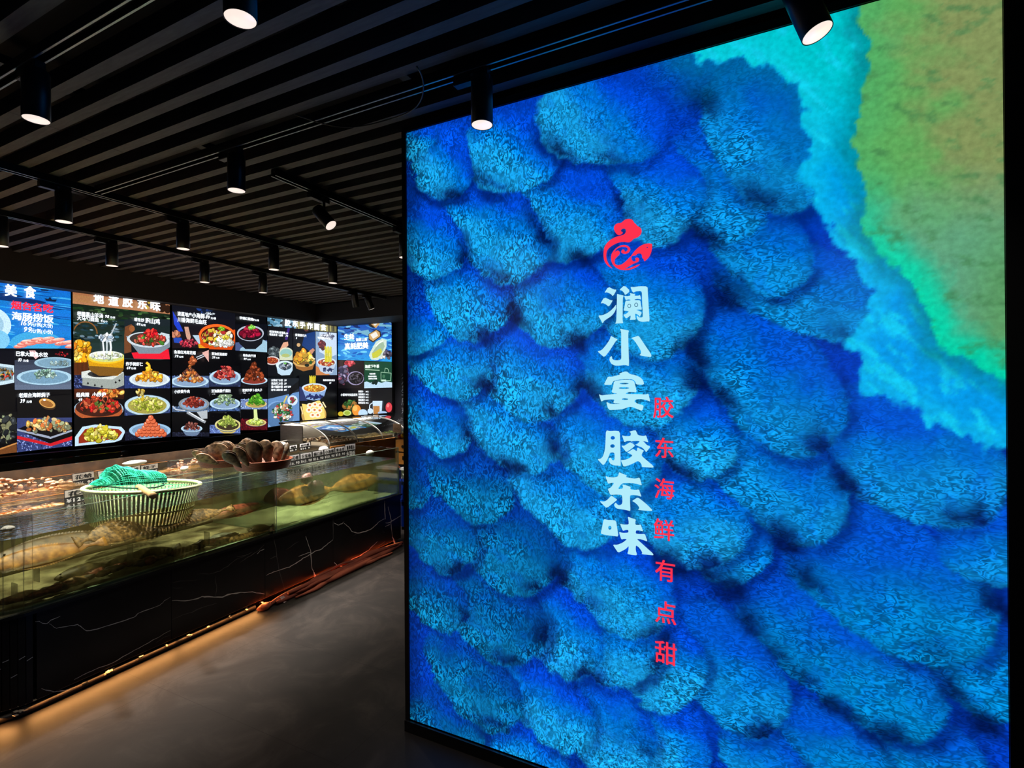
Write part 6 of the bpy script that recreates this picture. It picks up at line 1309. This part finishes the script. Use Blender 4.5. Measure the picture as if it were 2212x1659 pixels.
for k in range(15):
    g = PI / 2 * k / 14; arc.append((X0c + .16 + (X1c - X0c - .17) * math.sin(g), .868 + (Zt - .004 - .868) * math.cos(g) ** 1.0))
arc = [(X0c + .032, Zt - .003)] + arc
def strip_mesh(name, prof, y0_, y1_, m, parent, smooth=True):
    V = []; Fc = []
    for i, (x, z) in enumerate(prof):
        V += [(x, y0_, z), (x, y1_, z)]
        if i: k = 2 * i; Fc.append((k - 2, k - 1, k + 1, k))
    me = bpy.data.meshes.new(name); me.from_pydata(V, [], Fc); return addo(name, me, m, parent, smooth)
GLC = glassy('curved_lid_glass', (232, 238, 238), .7, murk=.05, mcol=(150, 150, 150), blend=.22)
ribs = [Y0c + .01, Y0c + .42, Y0c + .84, Y1c - .30]
strip_mesh('curved_glass', arc, Y0c + .005, Y1c - .005, GLC, case)
for y in ribs: MB().tube([(x + .002, y, z + .003) for x, z in arc], .006, 8, ref=Vector((0, 1, 0))).build('lid_rib', mat('polished_steel', (206, 206, 204), .3, .4), case, True)
for y in (4.98, 5.2): MB().tube([(X0c + .30, y, 1.094), (X0c + .30, y, 1.118), (X0c + .30, y + .1, 1.118), (X0c + .30, y + .1, 1.094)], .005, 8, ref=Vector((1, 0, 0))).build('lid_handle', mat('white_handle', (220, 220, 225), .3), case, True)
lamp_ = bpy.data.lights.new('case_fill_light', 'AREA'); lamp_.shape = 'RECTANGLE'; lamp_.size = 1.4; lamp_.size_y = .02; lamp_.energy = 9.0; lamp_.color = (1, .9, .78)  # unseen fill light added to brighten the steel inside the case
lo_ = bpy.data.objects.new('case_fill_light', lamp_); COL.objects.link(lo_); lo_.parent = case; lo_.matrix_parent_inverse = Matrix.Translation(-case.location)
lo_.matrix_basis = Matrix.Translation((X0c + .06, 4.8, Zt - .03)) @ Matrix.Rotation(math.radians(35), 4, 'Y') @ Matrix.Rotation(PI / 2, 4, 'Z')
# food trays in the case
def food_tray(x, y, wx, wy, label, m, seed, n=60, ext=None):
    e = empty('food_tray', (x, y, .862), label, 'food tray'); TR = mat('cream_tray', (222, 206, 178), .5)
    b = MB(); h = .03
    b.box(x - wx, x + wx, y - wy, y + wy, .8605, .866)
    for a in ((x - wx, x - wx + .006, y - wy, y + wy), (x + wx - .006, x + wx, y - wy, y + wy), (x - wx + .006, x + wx - .006, y - wy, y - wy + .006), (x - wx + .006, x + wx - .006, y + wy - .006, y + wy)): b.box(*a, .866, .866 + h)
    b.build('tray_body', TR, e)
    r = random.Random(seed); p_ = MB()
    for i in range(n): p_.lump((x + r.uniform(-wx * .8, wx * .8), y + r.uniform(-wy * .8, wy * .8), .875 + r.random() * .035), r.uniform(.012, .026), r.uniform(.008, .014), r.uniform(.006, .014), i, .6, Matrix.Rotation(r.uniform(0, 6), 3, 'Z'), 1)
    o = p_.build('food_pieces', m, e, True); o['kind'] = 'stuff'
food_tray(-4.72, 4.40, .14, .30, 'cream tray of dark seaweed snacks at the back of the display case', mat('dark_food', (86, 62, 44), .6, var=.4, vs=40), 21)
food_tray(-4.38, 4.30, .14, .22, 'cream tray of brown pieces at the near end of the display case', mat('brown_food', (150, 110, 76), .6, var=.4, vs=40), 22)
food_tray(-4.40, 4.86, .15, .26, 'cream tray heaped with pale yellow slices in the display case', mat('pale_slices', (232, 204, 146), .6, var=.2, vs=40), 23, 90)
food_tray(-4.45, 5.36, .12, .12, 'tray with green lettuce at the far end of the display case', mat('lettuce_green', (160, 190, 70), .6, var=.4, vs=30), 24, 50)
# orange drawer unit with fruit and a small sign, partly behind the light panel edge
du = empty('drawer_unit', (-3.45, 4.45, 0), 'orange wooden drawer unit with round black hole beside the display case', 'drawer unit')
A_ = P(857, 948, 1, 4.42); B_ = P(884, 948, 1, 4.42)
MB().box(A_.x, A_.x + .40, 4.42, 4.75, .66, .925).build('unit_body', OR, du)
MB().box(A_.x - .002, A_.x + .40, 4.405, 4.419, .80, .922).build('drawer', OR, du)
MB().box(A_.x - .002, A_.x + .40, 4.405, 4.419, .665, .79).build('drawer', OR, du)
MB().box(A_.x - .004, A_.x + .40, 4.400, 4.42, .7925, .7975).build('divider_strip', BLK, du)
MB().lathe([(.0001, 0), (.017, 0), (.017, .004), (.0001, .004)], P(870, 965, 1, 4.402), 20, Matrix.Rotation(PI / 2, 3, 'X')).build('round_hole', BLK, du)
MB().box(P(869, 986, 1, 4.4).x, P(869, 986, 1, 4.4).x + .05, 4.399, 4.404, .715, .755).build('label_window', BLK, du)
MB().box(A_.x, A_.x + .4, 4.42, 4.75, .0, .655).build('lower_body', mat('navy_side', (16, 26, 70), .6), du)
def fruit(px, py, r, c, label, cat, name):
    o = MB().lump((0, 0, 0), r, r, r * .9, 3, .15, Matrix.Identity(3), 2).build(name, mat('fruit_' + name, c, .4), None, True); v = P(px, py, 1, 4.5); v.z = max(v.z, .927 + r * .85); o.location = v; setp(o, label, cat)
fruit(865, 944, .03, (160, 24, 60), 'dark red dragon fruit on the orange drawer unit', 'fruit', 'dragon_fruit')
fruit(871, 941, .030, (236, 180, 40), 'yellow fruit next to the red one on the orange drawer unit', 'fruit', 'mango')
fruit(859, 946, .022, (226, 206, 190), 'pale round fruit left of the red one on the drawer unit', 'fruit', 'pear')
def boxpx(name, x0, x1, y0_, y1_, Y, dep, m, label, cat, bev=.004):
    a = P(x0, y1_, 1, Y); b = P(x1, y0_, 1, Y); e = empty(name, ((a.x + b.x) / 2, Y + dep / 2, a.z), label, cat)
    MB().box(a.x, b.x, Y, Y + dep, a.z, b.z).build('box_body', m, e, bevel=bev); return e, a, b
e_, a_, b_ = boxpx('paper_sign', 849, 866, 916, 934, 4.9, .006, mat('tan_paper', (170, 140, 116), .8), 'small tan paper sign standing on the display case end', 'sign', 0)
V, Fc, _ = flat_text('小心', 850.5, 928, 7, .9, None, None, lambda p, q: tuple(P(p, q, 1, 4.898)), -1120, 845, 0); MB().box(a_.x + .03, a_.x + .04, 4.907, 4.915, 0, b_.z - .02).build('post', BLK, e_); me = bpy.data.meshes.new('writing'); me.from_pydata(V, [], Fc); addo('writing', me, INK, e_)
BLU = mat('blue_plastic', (8, 46, 150), .4); 
# blue crates stacked on the floor, white tub on top
cx0 = P(867, 1060, 1, 4.12).x
def crate(z0, z1, m, label, rimm=True):
    e = empty('crate', (cx0 + .25, 4.3, z0), label, 'crate'); x1_ = cx0 + .5
    b = MB(); b.box(cx0, x1_, 4.12, 4.14, z0, z1); b.box(cx0, x1_, 4.38, 4.40, z0, z1); b.box(cx0, cx0 + .02, 4.14, 4.38, z0, z1); b.box(x1_ - .02, x1_, 4.14, 4.38, z0, z1); b.box(cx0 + .02, x1_ - .02, 4.14, 4.38, z0, z0 + .015); b.build('crate_walls', m, e)
    MB().box(cx0 - .01, x1_ + .01, 4.105, 4.119, z1 - .025, z1).build('crate_lip', m, e); return e
def zz(y): return P(872, y, 1, 4.12).z
crate(zz(1138), zz(1078) - .002, BLU, 'lower blue plastic crate by the end of the counter')
crate(zz(1078), zz(1034) - .002, BLU, 'upper blue plastic crate stacked on another by the counter end')
crate(zz(1034), zz(1010), mat('white_tub', (214, 214, 222), .5), 'white shallow tub on top of the blue crates')
# trolley that carries the crates
tr_ = empty('dolly', (cx0 + .25, 4.26, 0), 'low black dolly under the blue crates', 'dolly'); zb = zz(1138)
MB().box(cx0, cx0 + .5, 4.12, 4.40, max(.02, zb - .03), zb - .002).build('deck', BLK, tr_)
for x in (cx0 + .04, cx0 + .46):
    for y in (4.16, 4.36): MB().box(x - .015, x + .015, y - .015, y + .015, 0, max(.021, zb - .031)).build('foot', BLK, tr_)
